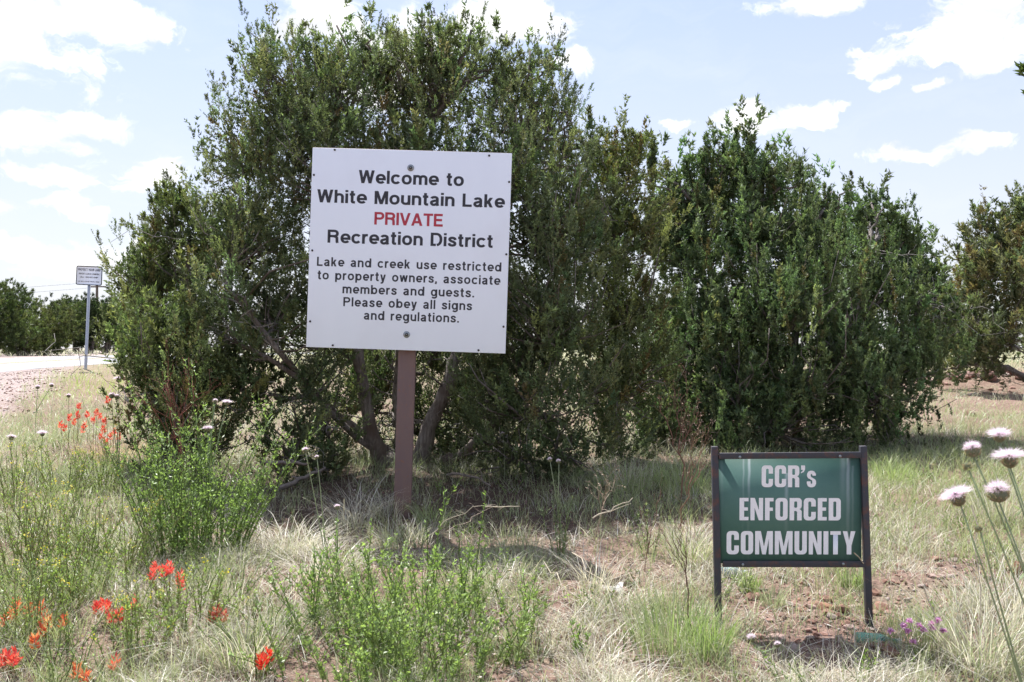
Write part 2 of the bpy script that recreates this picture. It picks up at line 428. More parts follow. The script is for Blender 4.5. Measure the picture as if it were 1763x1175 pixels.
def axis_coords(lo, hi, c0, c1, step, grow):
    v = [c0]
    while v[-1] < c1: v.append(v[-1] + step)
    s = step
    while v[-1] < hi: s *= grow; v.append(v[-1] + s)
    s = step; lead = []
    x = c0
    while x > lo: s *= grow; x -= s; lead.append(x)
    return np.array(lead[::-1] + v)
gx = axis_coords(-700, 700, -3.9, 3.9, .046, 1.07); gy = axis_coords(-60, 1500, 2.8, 8.0, .046, 1.055)
X, Y = np.meshgrid(gx, gy); Z = gz(X, Y)
nx, ny = len(gx), len(gy)
V = np.stack([X, Y, Z], -1).reshape(-1, 3)
i = (np.arange(ny - 1)[:, None] * nx + np.arange(nx - 1)[None]).ravel()
Fq = np.concatenate([np.stack([i, i + 1, i + nx + 1], 1), np.stack([i, i + nx + 1, i + nx], 1)])
A = Acc(); A.add(V, Fq); ground = A.build('ground', M['ground'], smooth=True); ground['kind'] = 'structure'

def ribbon(name, off0, off1, lift, m):
    ys = np.concatenate([np.arange(2, 40, 1.0), np.arange(40, 160, 3.0)]); A = Acc(); v = []
    for y in ys:
        for xo in (off0, off1):
            x = -15.8 + xo + float(roadx(np.array(y))); v.append((x, y, gbase(x, y) + lift))
    f = []
    for k in range(len(ys) - 1): f += [(2 * k, 2 * k + 1, 2 * k + 3), (2 * k, 2 * k + 3, 2 * k + 2)]
    A.add(v, f); return A.build(name, m)
road = ribbon('road', -3.5, 3.4, .030, M['road']); road['kind'] = 'structure'
def shoulder(o0, o1):
    ys = np.arange(2, 150, 1.5); A = Acc(); v = []
    for y in ys:
        xc = -15.8 + float(roadx(np.array(y))); zb = gbase(0, y); v += [(xc + o0, y, zb + .029), (xc + o1, y, zb - .06)]
    f = []
    for k in range(len(ys) - 1): f += [(2 * k, 2 * k + 1, 2 * k + 3), (2 * k, 2 * k + 3, 2 * k + 2)]
    A.add(v, f); o = A.build('road_shoulder', M['ground']); o['kind'] = 'structure'
shoulder(3.39, 4.3); shoulder(-3.49, -4.4)
for a, b in ((-3.2, -3.08), (2.95, 3.07)):
    l = ribbon('road_line', a, b, .034, M['line']); l.parent = road
for a, b in ((-.18, -.08), (.06, .16)):
    l = ribbon('road_line', a, b, .034, M['line']); l.parent = road
    l.data.materials[0] = M.setdefault('yline', plain('yellow_road_paint', (.60, .42, .08), .6, nscale=8))

# ------------------------------------------------------------------ junipers
def tints(n, c, var=.25, hue=.12):
    k = rng.normal(1, var, (n, 1)).clip(.45, 1.8); h = rng.normal(0, hue, (n, 3))
    return np.clip(np.asarray(c) * k * (1 + h), .004, .95)

def plume_leaves(A, bases, dirs, L, R, per, tcol, leafL, leafW, ntw=9, ragged=.7):
    """each plume is a tapering spray of twigs, each twig a bottle brush of scale leaves"""
    n = len(bases)
    d = nrm(dirs)
    # twigs
    tw_t = rng.random((n, ntw)) ** .8
    tw_t[:, 0] = .75
    ang = rng.random((n, ntw)) * 2 * math.pi
    a1 = nrm(np.cross(d, np.array([.3, .2, .93]) + rng.normal(0, .1, (n, 3)))); a2 = np.cross(d, a1)
    rad = np.cos(ang)[..., None] * a1[:, None] + np.sin(ang)[..., None] * a2[:, None]
    prof = np.sin(np.clip(tw_t * .85 + .15, 0, 1) * math.pi) ** .6 * (1 - .35 * tw_t)
    tb = bases[:, None] + d[:, None] * (tw_t * L[:, None])[..., None] + rad * (prof * R[:, None] * .25)[..., None]
    td = nrm(d[:, None] * (.55 + .7 * tw_t[..., None]) + rad * (ragged * (1.15 - tw_t))[..., None] + rng.normal(0, .22, (n, ntw, 3)) + np.array([0, 0, .22]))
    tl = R[:, None] * (.48 + .45 * rng.random((n, ntw))) * (.6 + prof)
    tl[:, 0] = L * .38
    m = n * ntw; tb = tb.reshape(m, 3); td = td.reshape(m, 3); tl = tl.reshape(m)
    tc = np.repeat(tcol, ntw, 0) * rng.normal(1, .16, (m, 1)).clip(.5, 1.6)
    # leaves
    s = rng.random((m, per)); b1 = nrm(np.cross(td, nrm(rng.normal(size=(m, 3))))); b2 = np.cross(td, b1)
    an = rng.random((m, per)) * 2 * math.pi
    r2 = np.cos(an)[..., None] * b1[:, None] + np.sin(an)[..., None] * b2[:, None]
    p = tb[:, None] + td[:, None] * (s * tl[:, None])[..., None] + r2 * (leafL * .35 * rng.random((m, per)) * (1.1 - s))[..., None]
    ld = td[:, None] * .9 + r2 * .75 + rng.normal(0, .25, (m, per, 3))
    k = m * per
    c = np.repeat(tc, per, 0) * rng.normal(1, .18, (k, 1)).clip(.5, 1.7) * (.85 + .35 * s.reshape(k, 1))
    ll = leafL * rng.uniform(.6, 1.25, k)
    slivers(A, p.reshape(k, 3), ld.reshape(k, 3), ll, leafW * rng.uniform(.7, 1.3, k), c)
    return tb, td, tl

def juniper(label, cat, base, lobes, nplume, col, col2, plumeL=(.28, .5), plumeR=(.07, .12), per=30, leaf=(.0175, .0068), upness=.9,
            stems=None, ntw=14, origin=None, group=None, shell=.5, fill=.25, twigs=True, minz=.03, brown=.0, name='juniper_tree', dead=0, ragged=.62, bough=.125):
    """lobes: (centre, radii, weight). The crown is many plumes on the skins of the lobes."""
    C = np.array([l[0] for l in lobes], float); R = np.array([l[1] for l in lobes], float); Wt = np.array([l[2] for l in lobes], float)
    area = (R[:, 0] * R[:, 2] + R[:, 1] * R[:, 2] + R[:, 0] * R[:, 1]) * Wt
    nb = int(nplume * 2.3 / 5); kb = rng.choice(len(lobes), size=nb, p=area / area.sum())
    ub = nrm(rng.normal(size=(nb, 3))); rb_ = 1 - shell * rng.random(nb) ** 1.4; Pb = C[kb] + ub * R[kb] * rb_[:, None]
    bi = np.repeat(np.arange(nb), 5); k = kb[bi]; off = rng.normal(0, 1, (len(bi), 3)) * np.minimum(bough, R[k] * .5)
    P = Pb[bi] + off; u = nrm(nrm(ub[bi]) + off / bough * .38); r = rb_[bi]; bt = rng.normal(1, .22, (nb, 1)).clip(.5, 1.6)[bi]
    q = np.min(np.where(np.arange(len(lobes))[None] == k[:, None], 9., np.linalg.norm((P[:, None] - C[None]) / R[None], axis=-1)), 1)
    keep = (q > .72) | (rng.random(len(k)) < fill)
    keep &= P[:, 2] > gz(P[:, 0], P[:, 1]) + minz
    P, u, k, bt = P[keep][:nplume], u[keep][:nplume], k[keep][:nplume], bt[keep][:nplume]; n = len(P)
    outw = nrm(u / R[k]); d = nrm(outw * (1 - upness * .55) + np.array([0, 0, upness]) + rng.normal(0, .22, (n, 3)))
    lim_ = np.clip(np.minimum(R[k, 0], R[k, 2]) / .30, .45, 1); d = nrm(d + np.array([0, 0, 1.6]) * (R[k, 0] < .16)[:, None]); L = rng.uniform(*plumeL, n) * lim_; Rr = rng.uniform(*plumeR, n) * (L / np.mean(plumeL)) ** .7
    tc = tints(n, col, .20, .06); mixm = (rng.random((n, 1)) < .35) * rng.random((n, 1)); tc = (tc * (1 - mixm) + tints(n, col2, .2, .06) * mixm) * bt
    if brown:
        bm = (rng.random((n, 1)) < brown); tc = np.where(bm, tc * .5 + np.array([.10, .055, .025]), tc)
    o = base if origin is None else origin
    root = thing(name, label, cat, tuple(o), group)
    A = Acc(); B = P - d * (L * .68)[:, None]
    inner = (r[keep][:nplume] < .80) | (q[keep][:nplume] < .9); o_ = ~inner
    plume_leaves(A, B[o_], d[o_], L[o_], Rr[o_], per, tc[o_], leaf[0], leaf[1], ntw, ragged)
    if inner.any(): plume_leaves(A, B[inner], d[inner], L[inner], Rr[inner] * 1.15, max(8, int(per * .5)), tc[inner], leaf[0] * 1.8, leaf[1] * 2.0, max(6, int(ntw * .75)))
    nc = int(nplume * .34); kc = rng.choice(len(lobes), size=nc, p=area / area.sum()); Pc = C[kc] + nrm(rng.normal(size=(nc, 3))) * R[kc] * (rng.random((nc, 1)) * .62)
    mc = Pc[:, 2] > gz(Pc[:, 0], Pc[:, 1]) + .05; Pc = Pc[mc]; nc = len(Pc); ls = min(1.3, leaf[0] / .02)
    plume_leaves(A, Pc, nrm(rng.normal(0, .5, (nc, 3)) + [0, 0, 1]), rng.uniform(.2, .4, nc) * ls, rng.uniform(.08, .14, nc) * ls, 9, tints(nc, col, .2, .06), min(.075, leaf[0] * 2.6), min(.034, leaf[1] * 2.9), 8)
    A.build('crown', M['juniper'], root, o)
    # wood
    base = np.array(base, float)
    T = Acc(); stems = stems or []
    nodes = []
    for pts, r0, r1 in stems:
        P_ = np.array(pts, float); nn = max(4, len(P_) * 3)
        tt = np.linspace(0, len(P_) - 1, nn); Q = np.stack([np.interp(tt, range(len(P_)), P_[:, j]) for j in range(3)], 1)
        Q[1:] += rng.normal(0, r0 * .10, Q[1:].shape)
        S = Acc(); tube(S, Q, np.linspace(r0, r1, nn) * (1 + rng.normal(0, .08, nn)), 8)
        S.build('trunk', M['bark'], root, o, smooth=True); nodes += [(q_, r_) for q_, r_ in zip(Q[nn // 3:], np.linspace(r0, r1, nn)[nn // 3:])]
    if not nodes: nodes = [(base, .08)]
    N = np.array([q_ for q_, _ in nodes])
    lim = []
    for j in range(len(lobes)):
        a = C[j].copy(); dd = np.linalg.norm(N - a, axis=1) + .6 * np.maximum(0, N[:, 2] - a[2]); b = N[int(np.argmin(dd))]
        Q = wob(b, a, 6, .05, .03); tube(T, Q, np.linspace(.022, .008, 6), 5); lim.append(Q)
    LN = np.concatenate(lim + [N]) if lim else N
    if twigs:
        idx = rng.permutation(n)[:int(n * .55)]
        for j in idx:
            b = B[j]; dd = np.linalg.norm(LN - b, axis=1) + .8 * np.maximum(0, LN[:, 2] - b[2]); s_ = LN[int(np.argmin(dd))]
            Q = wob(s_, b + d[j] * L[j] * .35, 4, .07, -.04); tube(T, Q, np.array([.009, .007, .005, .003]) * rng.uniform(.7, 1.5), 3)
    T.build('branches', M['bark'], root, o, smooth=True)
    if dead:
        D = Acc()
        for j in range(dead):
            s_ = LN[rng.integers(len(LN))]; e_ = s_ + np.array([rng.normal(0, .22), -abs(rng.normal(0, .28)) - .1, rng.normal(-.02, .14)])
            if e_[2] < gz1(e_[0], e_[1]) + .1 or e_[2] > 2.3 or abs(s_[0] - C[:, 0].mean()) > (C[:, 0].max() - C[:, 0].min()) * .42: continue
            Q = wob(s_, e_, 5, .06); tube(D, Q, np.linspace(.006, .0015, 5), 4, (.42, .39, .36))
            for _ in range(3):
                a = Q[rng.integers(1, 5)]; tube(D, wob(a, a + rng.normal(0, .12, 3), 4, .12), np.linspace(.004, .0015, 4), 3, (.42, .39, .36))
        D.build('dead_branch', M['dead'], root, o)
    return root

def lob(px, py, d, rx, rz, ry, w=1.):
    return (tuple(at(px, py, d)), (rx / F * d, ry, rz / F * d), w)

def spire(px, py, d, ln, w, ry=None, wt=.55):
    out = []
    for k, q in enumerate((.22, .42, .68, 1.0)):
        out.append(lob(px + rnd.uniform(-3, 3), py + ln * (.12 + .25 * k), d, w * q, ln * .17, (ry or w / F * d) * q, wt / max(q, .4)))
    return out
JG = (.126, .162, .080); JY = (.215, .230, .105); JB = (.052, .092, .042)
# main juniper behind the white sign
def adj(L, cx, kx, dy):
    out = []
    for c, r, w in L:
        d = c[1]; px = W_ / 2 + F * c[0] / d; py = HZ + (EYE - c[2]) * F / d; q = max(0., min(1., (520 - py) / 300))
        out.append((tuple(at(cx + (px - cx) * (1 - (1 - kx) * q), py + dy * q, d)), r, w))
    return out
b0 = foot(732, 7.9)
main_l = [lob(560, 130, 7.9, 100, 90, .55), lob(470, 210, 7.8, 115, 105, .7), lob(425, 130, 7.9, 55, 55, .3), lob(395, 290, 7.7, 78, 110, .6), lob(400, 430, 7.5, 90, 120, .7),
          lob(650, 160, 8.0, 110, 75, .7), lob(745, 130, 7.9, 60, 80, .5), lob(800, 130, 8.0, 95, 80, .6), lob(890, 170, 8.0, 95, 90, .6), lob(960, 250, 8.0, 75, 110, .6),
          lob(700, 300, 7.6, 200, 130, .9), lob(560, 330, 7.4, 140, 130, .7), lob(860, 330, 7.6, 130, 130, .8), lob(940, 430, 7.5, 120, 140, .8),
          lob(470, 560, 7.3, 130, 130, .7), lob(525, 690, 7.3, 80, 90, .5, .8), lob(950, 590, 7.2, 120, 130, .8), lob(900, 720, 7.2, 110, 85, .6, .8), lob(1010, 690, 7.4, 70, 100, .5, .8),
          lob(800, 500, 7.9, 120, 120, .6, .45), lob(620, 520, 7.9, 130, 120, .6, .45), lob(430, 690, 7.2, 80, 90, .5, .9), lob(540, 770, 7.4, 60, 50, .3, .8), lob(500, 790, 7.2, 80, 45, .4, 1.), lob(560, 800, 7.4, 60, 36, .3, 1.), lob(890, 785, 7.3, 80, 45, .4, 1.), lob(960, 780, 7.3, 80, 45, .4, 1.), lob(900, 650, 7.4, 110, 80, .6, 1.), lob(560, 600, 7.7, 90, 90, .5, .9), lob(860, 700, 8.4, 80, 80, .5, .6), lob(1040, 770, 7.7, 70, 40, .35, 1.), lob(620, 700, 8.5, 90, 80, .5, .9), lob(800, 720, 8.6, 80, 70, .5, .8), lob(640, 620, 8.9, 110, 90, .5, 1.), lob(760, 640, 9.0, 110, 90, .5, 1.), lob(860, 560, 8.8, 110, 90, .5, .9), lob(700, 480, 8.8, 140, 90, .5, .9), lob(760, 770, 9.1, 130, 50, .4, 1.)]
for (px, py, ln, w) in ((562, 22, 120, 40), (500, 62, 100, 34), (425, 62, 110, 34), (612, 55, 90, 30), (648, 75, 90, 28), (735, 25, 130, 36), (762, 60, 90, 30), (812, 25, 120, 34), (862, 62, 100, 32), (928, 68, 110, 34), (965, 95, 90, 30), (1000, 170, 100, 30), (1030, 225, 80, 24), (700, 100, 80, 28)):
    main_l += spire(px, py, 7.9 + rnd.uniform(-.3, .3), ln, w)
stm = [([tuple(foot(735, 7.9)), tuple(at(722, 800, 7.85)), tuple(at(745, 720, 7.8)), tuple(at(775, 650, 7.8)), tuple(at(800, 560, 7.9)), tuple(at(860, 400, 7.9)), tuple(at(900, 250, 8))], .085, .02),
       ([tuple(foot(722, 7.95)), tuple(at(690, 800, 8.0)), tuple(at(690, 640, 8.0)), tuple(at(700, 400, 7.95)), tuple(at(750, 200, 7.9))], .09, .02),
       ([tuple(foot(690, 7.8)), tuple(at(650, 790, 7.7)), tuple(at(632, 700, 7.6)), tuple(at(618, 620, 7.6)), tuple(at(600, 430, 7.7)), tuple(at(570, 250, 7.8))], .078, .025),
       ([tuple(foot(690, 7.9)), tuple(at(600, 745, 7.5)), tuple(at(520, 655, 7.2)), tuple(at(450, 610, 7.0)), tuple(at(405, 590, 6.95))], .034, .010),
       ([tuple(foot(700, 7.9)), tuple(at(560, 700, 7.5)), tuple(at(480, 605, 7.0)), tuple(at(430, 540, 6.9)), tuple(at(395, 500, 6.9))], .034, .010),
       ([tuple(foot(745, 7.9)), tuple(at(800, 780, 7.8)), tuple(at(880, 700, 7.6)), tuple(at(960, 600, 7.5))], .055, .02)]
main_l = adj(main_l, 780, .91, 10)
juniper('big multi-trunked juniper tree directly behind the white welcome sign', 'tree', b0, main_l, 2750, JG, JY, per=23, stems=stm, brown=.03, fill=.2, dead=150)
# yellower neighbour at its right shoulder
b1 = foot(1060, 8.6)
nb_l = [lob(1050, 310, 8.5, 65, 75, .5), lob(1090, 290, 8.6, 35, 60, .3), lob(1060, 420, 8.3, 85, 110, .6), lob(1085, 560, 8.1, 70, 110, .5), lob(1060, 680, 8.0, 70, 80, .5, .8), lob(1010, 400, 8.5, 60, 90, .5)]
juniper('yellowish juniper squeezed between the big dark one and the spiky one', 'tree', b1, nb_l, 420, (.140, .168, .070), (.24, .25, .095), per=26,
        stems=[([tuple(b1), tuple(at(1055, 600, 8.5)), tuple(at(1065, 330, 8.5))], .07, .015)], brown=.08, dead=12)
# smaller one at the left
b2 = foot(300, 7.6)
lf_l = [lob(300, 375, 7.9, 34, 60, .3), lob(325, 420, 7.7, 60, 70, .4), lob(262, 440, 8.2, 24, 45, .25), lob(270, 500, 7.9, 70, 75, .5), lob(236, 515, 8.6, 24, 40, .3), lob(232, 570, 8.3, 40, 60, .4), lob(300, 590, 7.3, 80, 80, .6),
        lob(270, 680, 7.0, 65, 70, .4), lob(350, 690, 7.0, 70, 90, .5), lob(300, 770, 6.9, 50, 40, .3, .8), lob(222, 625, 8.4, 20, 30, .2)]
juniper('ragged small juniper at the left end of the thicket, beside the road sign', 'tree', b2, lf_l, 520, (.130, .164, .070), (.22, .235, .09), per=26,
        stems=[([tuple(b2), tuple(at(310, 680, 7.5)), tuple(at(325, 430, 7.7))], .06, .015), ([tuple(b2), tuple(at(260, 650, 7.8)), tuple(at(230, 520, 8.2))], .05, .012)], brown=.06, dead=12)
# the spiky juniper on the right: tall upright plumes
b3 = foot(1330, 10.2)
rt_l = []
for (px, py, ln, w) in ((1112, 238, 150, 20), (1150, 262, 150, 20), (1178, 250, 150, 22), (1213, 225, 160, 22), (1243, 208, 160, 20), (1270, 218, 140, 20), (1292, 188, 180, 24), (1322, 212, 150, 22), (1352, 240, 140, 22), (1382, 275, 130, 22), (1407, 290, 130, 22), (1440, 292, 130, 22), (1478, 285, 140, 24), (1512, 310, 130, 22), (1532, 322, 130, 20), (1560, 338, 130, 22), (1590, 385, 120, 20), (1612, 440, 110, 20), (1625, 500, 90, 18)):
    rt_l += spire(px, py, 10.1 + rnd.uniform(-.4, .4), ln * 1.1, w * .95, .2, 1.6)
for (px, py, rx, rz) in ((1140, 330, 30, 80), (1175, 330, 28, 75), (1210, 300, 32, 85), (1250, 280, 30, 90), (1295, 270, 34, 95), (1340, 290, 30, 80), (1390, 340, 36, 80), (1440, 370, 40, 85), (1482, 360, 36, 80), (1530, 400, 34, 80), (1572, 430, 34, 80), (1600, 510, 32, 75)):
    rt_l.append(lob(px, py + 38, 10.1 + rnd.uniform(-.5, .5), rx, rz, .32, .8))
rt_l += [lob(1200, 450, 9.8, 80, 110, .7), lob(1300, 430, 9.6, 100, 130, .9), lob(1420, 480, 9.5, 100, 110, .9), lob(1530, 520, 9.6, 80, 100, .8), lob(1200, 590, 9.4, 95, 110, .8), lob(1330, 570, 9.1, 110, 120, .9),
         lob(1460, 620, 9.1, 110, 90, .9), lob(1560, 640, 9.4, 65, 75, .6), lob(1150, 690, 9.2, 80, 65, .6), lob(1270, 700, 8.9, 100, 60, .7), lob(1390, 690, 8.8, 90, 45, .6, .8), lob(1515, 695, 8.9, 70, 42, .5, 1.0), lob(1120, 745, 9.0, 90, 40, .5, 1.2), lob(1210, 760, 9.0, 100, 34, .5, 1.2), lob(1330, 745, 8.8, 110, 40, .6, 1.2), lob(1450, 700, 9.6, 110, 60, .8, 1.), lob(1300, 640, 10.4, 140, 100, .7, .8), lob(1480, 560, 10.4, 110, 110, .7, .8), lob(1180, 620, 10.3, 90, 110, .6, .8)]
st3 = [([tuple(b3), tuple(at(1330, 640, 10)), tuple(at(1310, 480, 9.9)), tuple(at(1295, 300, 9.9))], .10, .02)]
for px2, py2 in ((1200, 350), (1390, 400), (1500, 430), (1580, 530), (1170, 560)):
    st3.append(([tuple(b3), tuple(at((1330 + px2) / 2, 650, 9.7)), tuple(at(px2 + (1330 - px2) * .2, py2 + 130, 9.6)), tuple(at(px2, py2, 9.8))], .06, .015))
rt_l = adj(rt_l, 1270, .935, 30)
juniper('wide spiky-topped juniper behind the small green sign', 'tree', b3, rt_l, 2450, (.122, .170, .082), (.20, .24, .105), plumeL=(.34, .66), plumeR=(.050, .078), per=26, leaf=(.0210, .0078), upness=1.25, ntw=14, ragged=.5, bough=.12, stems=st3, brown=.03, dead=200)
# loose yellow-green juniper at the right edge
b4 = foot(1800, 17)
e_l = [lob(1770, 390, 17, 60, 60, 1.2), lob(1700, 400, 17.2, 45, 40, .8, .7), lob(1690, 470, 17, 50, 60, 1.), lob(1740, 480, 16.5, 70, 70, 1.2), lob(1680, 560, 16.5, 60, 60, 1., .8), lob(1750, 580, 16, 75, 60, 1.2, .8), lob(1830, 500, 17, 90, 120, 1.4), lob(1660, 610, 17, 55, 28, .7, .7), lob(1860, 390, 17.4, 80, 70, 1.2)]
juniper('loose open juniper with yellowish plumes at the right edge of the photo', 'tree', b4, e_l, 700, (.135, .158, .082), (.20, .21, .10), plumeL=(.4, .8), plumeR=(.10, .16), per=15, leaf=(.050, .018),
        stems=[([tuple(b4), tuple(at(1790, 600, 17)), tuple(at(1780, 420, 17))], .14, .03), ([tuple(b4), tuple(at(1740, 635, 16.8)), tuple(at(1690, 628, 16.6)), tuple(at(1650, 630, 16.6))], .07, .02)], brown=.12, dead=14, minz=.25)
b5 = foot(1960, 9.5)
n_l = [lob(1930, 150, 9.5, 150, 120, .9), lob(1790, 175, 9.4, 38, 50, .3), lob(1980, 350, 9.5, 150, 160, 1.0), lob(1990, 560, 9.5, 120, 100, .9), lob(1800, 250, 9.5, 30, 20, .2)]
juniper('tall juniper outside the frame with only a branch tip showing top right', 'tree', b5, n_l, 330, (.085, .12, .04), (.14, .16, .05), plumeL=(.3, .6), per=20, leaf=(.032, .011),
        stems=[([tuple(b5), tuple(at(1955, 300, 9.5)), tuple(at(1940, 120, 9.5))], .1, .02)], brown=.03)

# trees across the road and beyond: three built, then copied
FAR = 'junipers standing across the road and beyond the field'
def far_tree(seed, h, w, n, c, label):
    lbs = []
    r = random.Random(seed)
    for k in range(9):
        a = k * 2.4; rr = w * .5 * r.uniform(.25, .62); z = h * r.uniform(.22, .72)
        lbs.append(((math.cos(a) * rr, math.sin(a) * rr, z), (w * r.uniform(.18, .30), w * r.uniform(.18, .30), h * r.uniform(.18, .30)), 1.))
    C = np.array([l[0] for l in lbs]); R = np.array([l[1] for l in lbs]); k = rng.integers(0, 9, n); u = nrm(rng.normal(size=(n, 3)))
    P = C[k] + u * R[k] * (1 - .4 * rng.random((n, 1))); P[:, 2] = np.maximum(P[:, 2], .15)
    d = nrm(u * .5 + np.array([0, 0, .9]) + rng.normal(0, .2, (n, 3)))
    L = rng.uniform(.45, .85, n); Rr = rng.uniform(.13, .2, n)
    root = thing('juniper_tree', label, 'tree', (0, 0, 0), FAR); A = Acc()
    plume_leaves(A, P - d * .3, d, L, Rr, 9, tints(n, c, .22, .06), .16, .055, 6); A.build('crown', M['juniper'], root)
    T = Acc()
    for q in range(4):
        j = r.randrange(9); tube(T, wob((0, 0, -.2), C[j], 6, .06), np.linspace(.14, .04, 6), 6)
    T.build('trunk', M['bark'], root, smooth=True); return root
fts = [far_tree(3, 4.2, 4.2, 420, (.070, .095, .035), ''), far_tree(5, 3.6, 3.9, 380, (.10, .12, .045), ''), far_tree(9, 4.6, 3.2, 400, (.055, .080, .035), '')]
spots = [(-20, 42, .90, 0, 'broad dark juniper at the left edge, nearest across the road'), (38, 44, .66, 1, 'yellow-green juniper beside the broad dark one across the road'), (75, 46, .76, 1, 'pale rounded juniper across the road left of the road sign pole'),
         (100, 56, .84, 0, 'round-topped juniper rising behind the pale rounded one'), (132, 58, .80, 2, 'narrow dark juniper right behind the road sign pole'), (155, 59, .82, 2, 'narrow dark juniper just right of the road sign pole'),
         (185, 60, .85, 0, 'dark juniper half hidden behind the left end of the thicket'), (14, 54, .86, 2, 'tall narrow juniper behind the broad dark one at the left edge')]
used = [False] * 3
for (px, d, s, kk, lb) in spots:
    p = foot(px, d)
    if not used[kk]:
        used[kk] = True; o = fts[kk]; o.location = p; o.scale = (s,) * 3; o['label'] = lb
    else: o = dup(fts[kk], p, rnd.uniform(0, 6.28), s, lb)
    o.rotation_euler.z = rnd.uniform(0, 6.28)
back = [(-120, 62, 'distant juniper across the road beyond the left edge of the photo'), (235, 64, 'distant juniper hidden behind the small ragged juniper at the left'), (330, 68, 'distant juniper behind the gap between the small and the big juniper'), (450, 66, 'distant juniper glimpsed through the left side of the big juniper'),
        (620, 62, 'distant juniper glimpsed left of the brown post under the white sign'), (740, 70, 'distant juniper glimpsed right of the brown post between the trunks'), (860, 75, 'distant juniper behind the right side of the big juniper'), (1010, 64, 'distant juniper behind the yellowish juniper'),
        (1150, 62, 'distant juniper behind the left half of the spiky juniper'), (1300, 68, 'distant juniper behind the middle of the spiky juniper'), (1450, 62, 'distant juniper behind the right half of the spiky juniper'), (1612, 48, 'distant juniper in the gap at the right end of the spiky juniper'), (1645, 60, 'distant juniper just left of the loose yellowish juniper'),
        (1705, 52, 'distant juniper seen through the loose yellowish juniper'), (1810, 62, 'distant juniper beyond the right edge of the photo'), (1950, 50, 'distant juniper far outside the right edge of the photo')]
for k, (px, d, lb) in enumerate(back):
    o = dup(fts[k % 3], foot(px, d), rnd.uniform(0, 6.28), rnd.uniform(.7, .9), lb)

# ------------------------------------------------------------------ lettering: a stroke alphabet (cap height 1) for the white signs
SW = .165
def arcp(cx, cy, rx, ry, a0, a1, n=14):
    return [(cx + rx * math.copysign(abs(math.cos(a)) ** .9, math.cos(a)), cy + ry * math.copysign(abs(math.sin(a)) ** .9, math.sin(a))) for a in np.radians(np.linspace(a0, a1, n))]
def crv(pts, n=5):
    P = np.array([pts[0]] + list(pts) + [pts[-1]], float); out = []
    for k in range(1, len(P) - 2):
        for s in np.linspace(0, 1, n, endpoint=False):
            p0, p1, p2, p3 = P[k - 1], P[k], P[k + 1], P[k + 2]
            out.append(tuple(.5 * (2 * p1 + (p2 - p0) * s + (2 * p0 - 5 * p1 + 4 * p2 - p3) * s * s + (3 * p1 - p0 - 3 * p2 + p3) * s ** 3)))
    out.append(tuple(pts[-1])); return out
h = SW / 2; XH = .74; xo = XH / 2
def arch(x0, x1, bot=0): return [(x1, bot)] + arcp((x0 + x1) / 2, XH - h - .2, (x1 - x0) / 2, .2, 0, 165, 10)
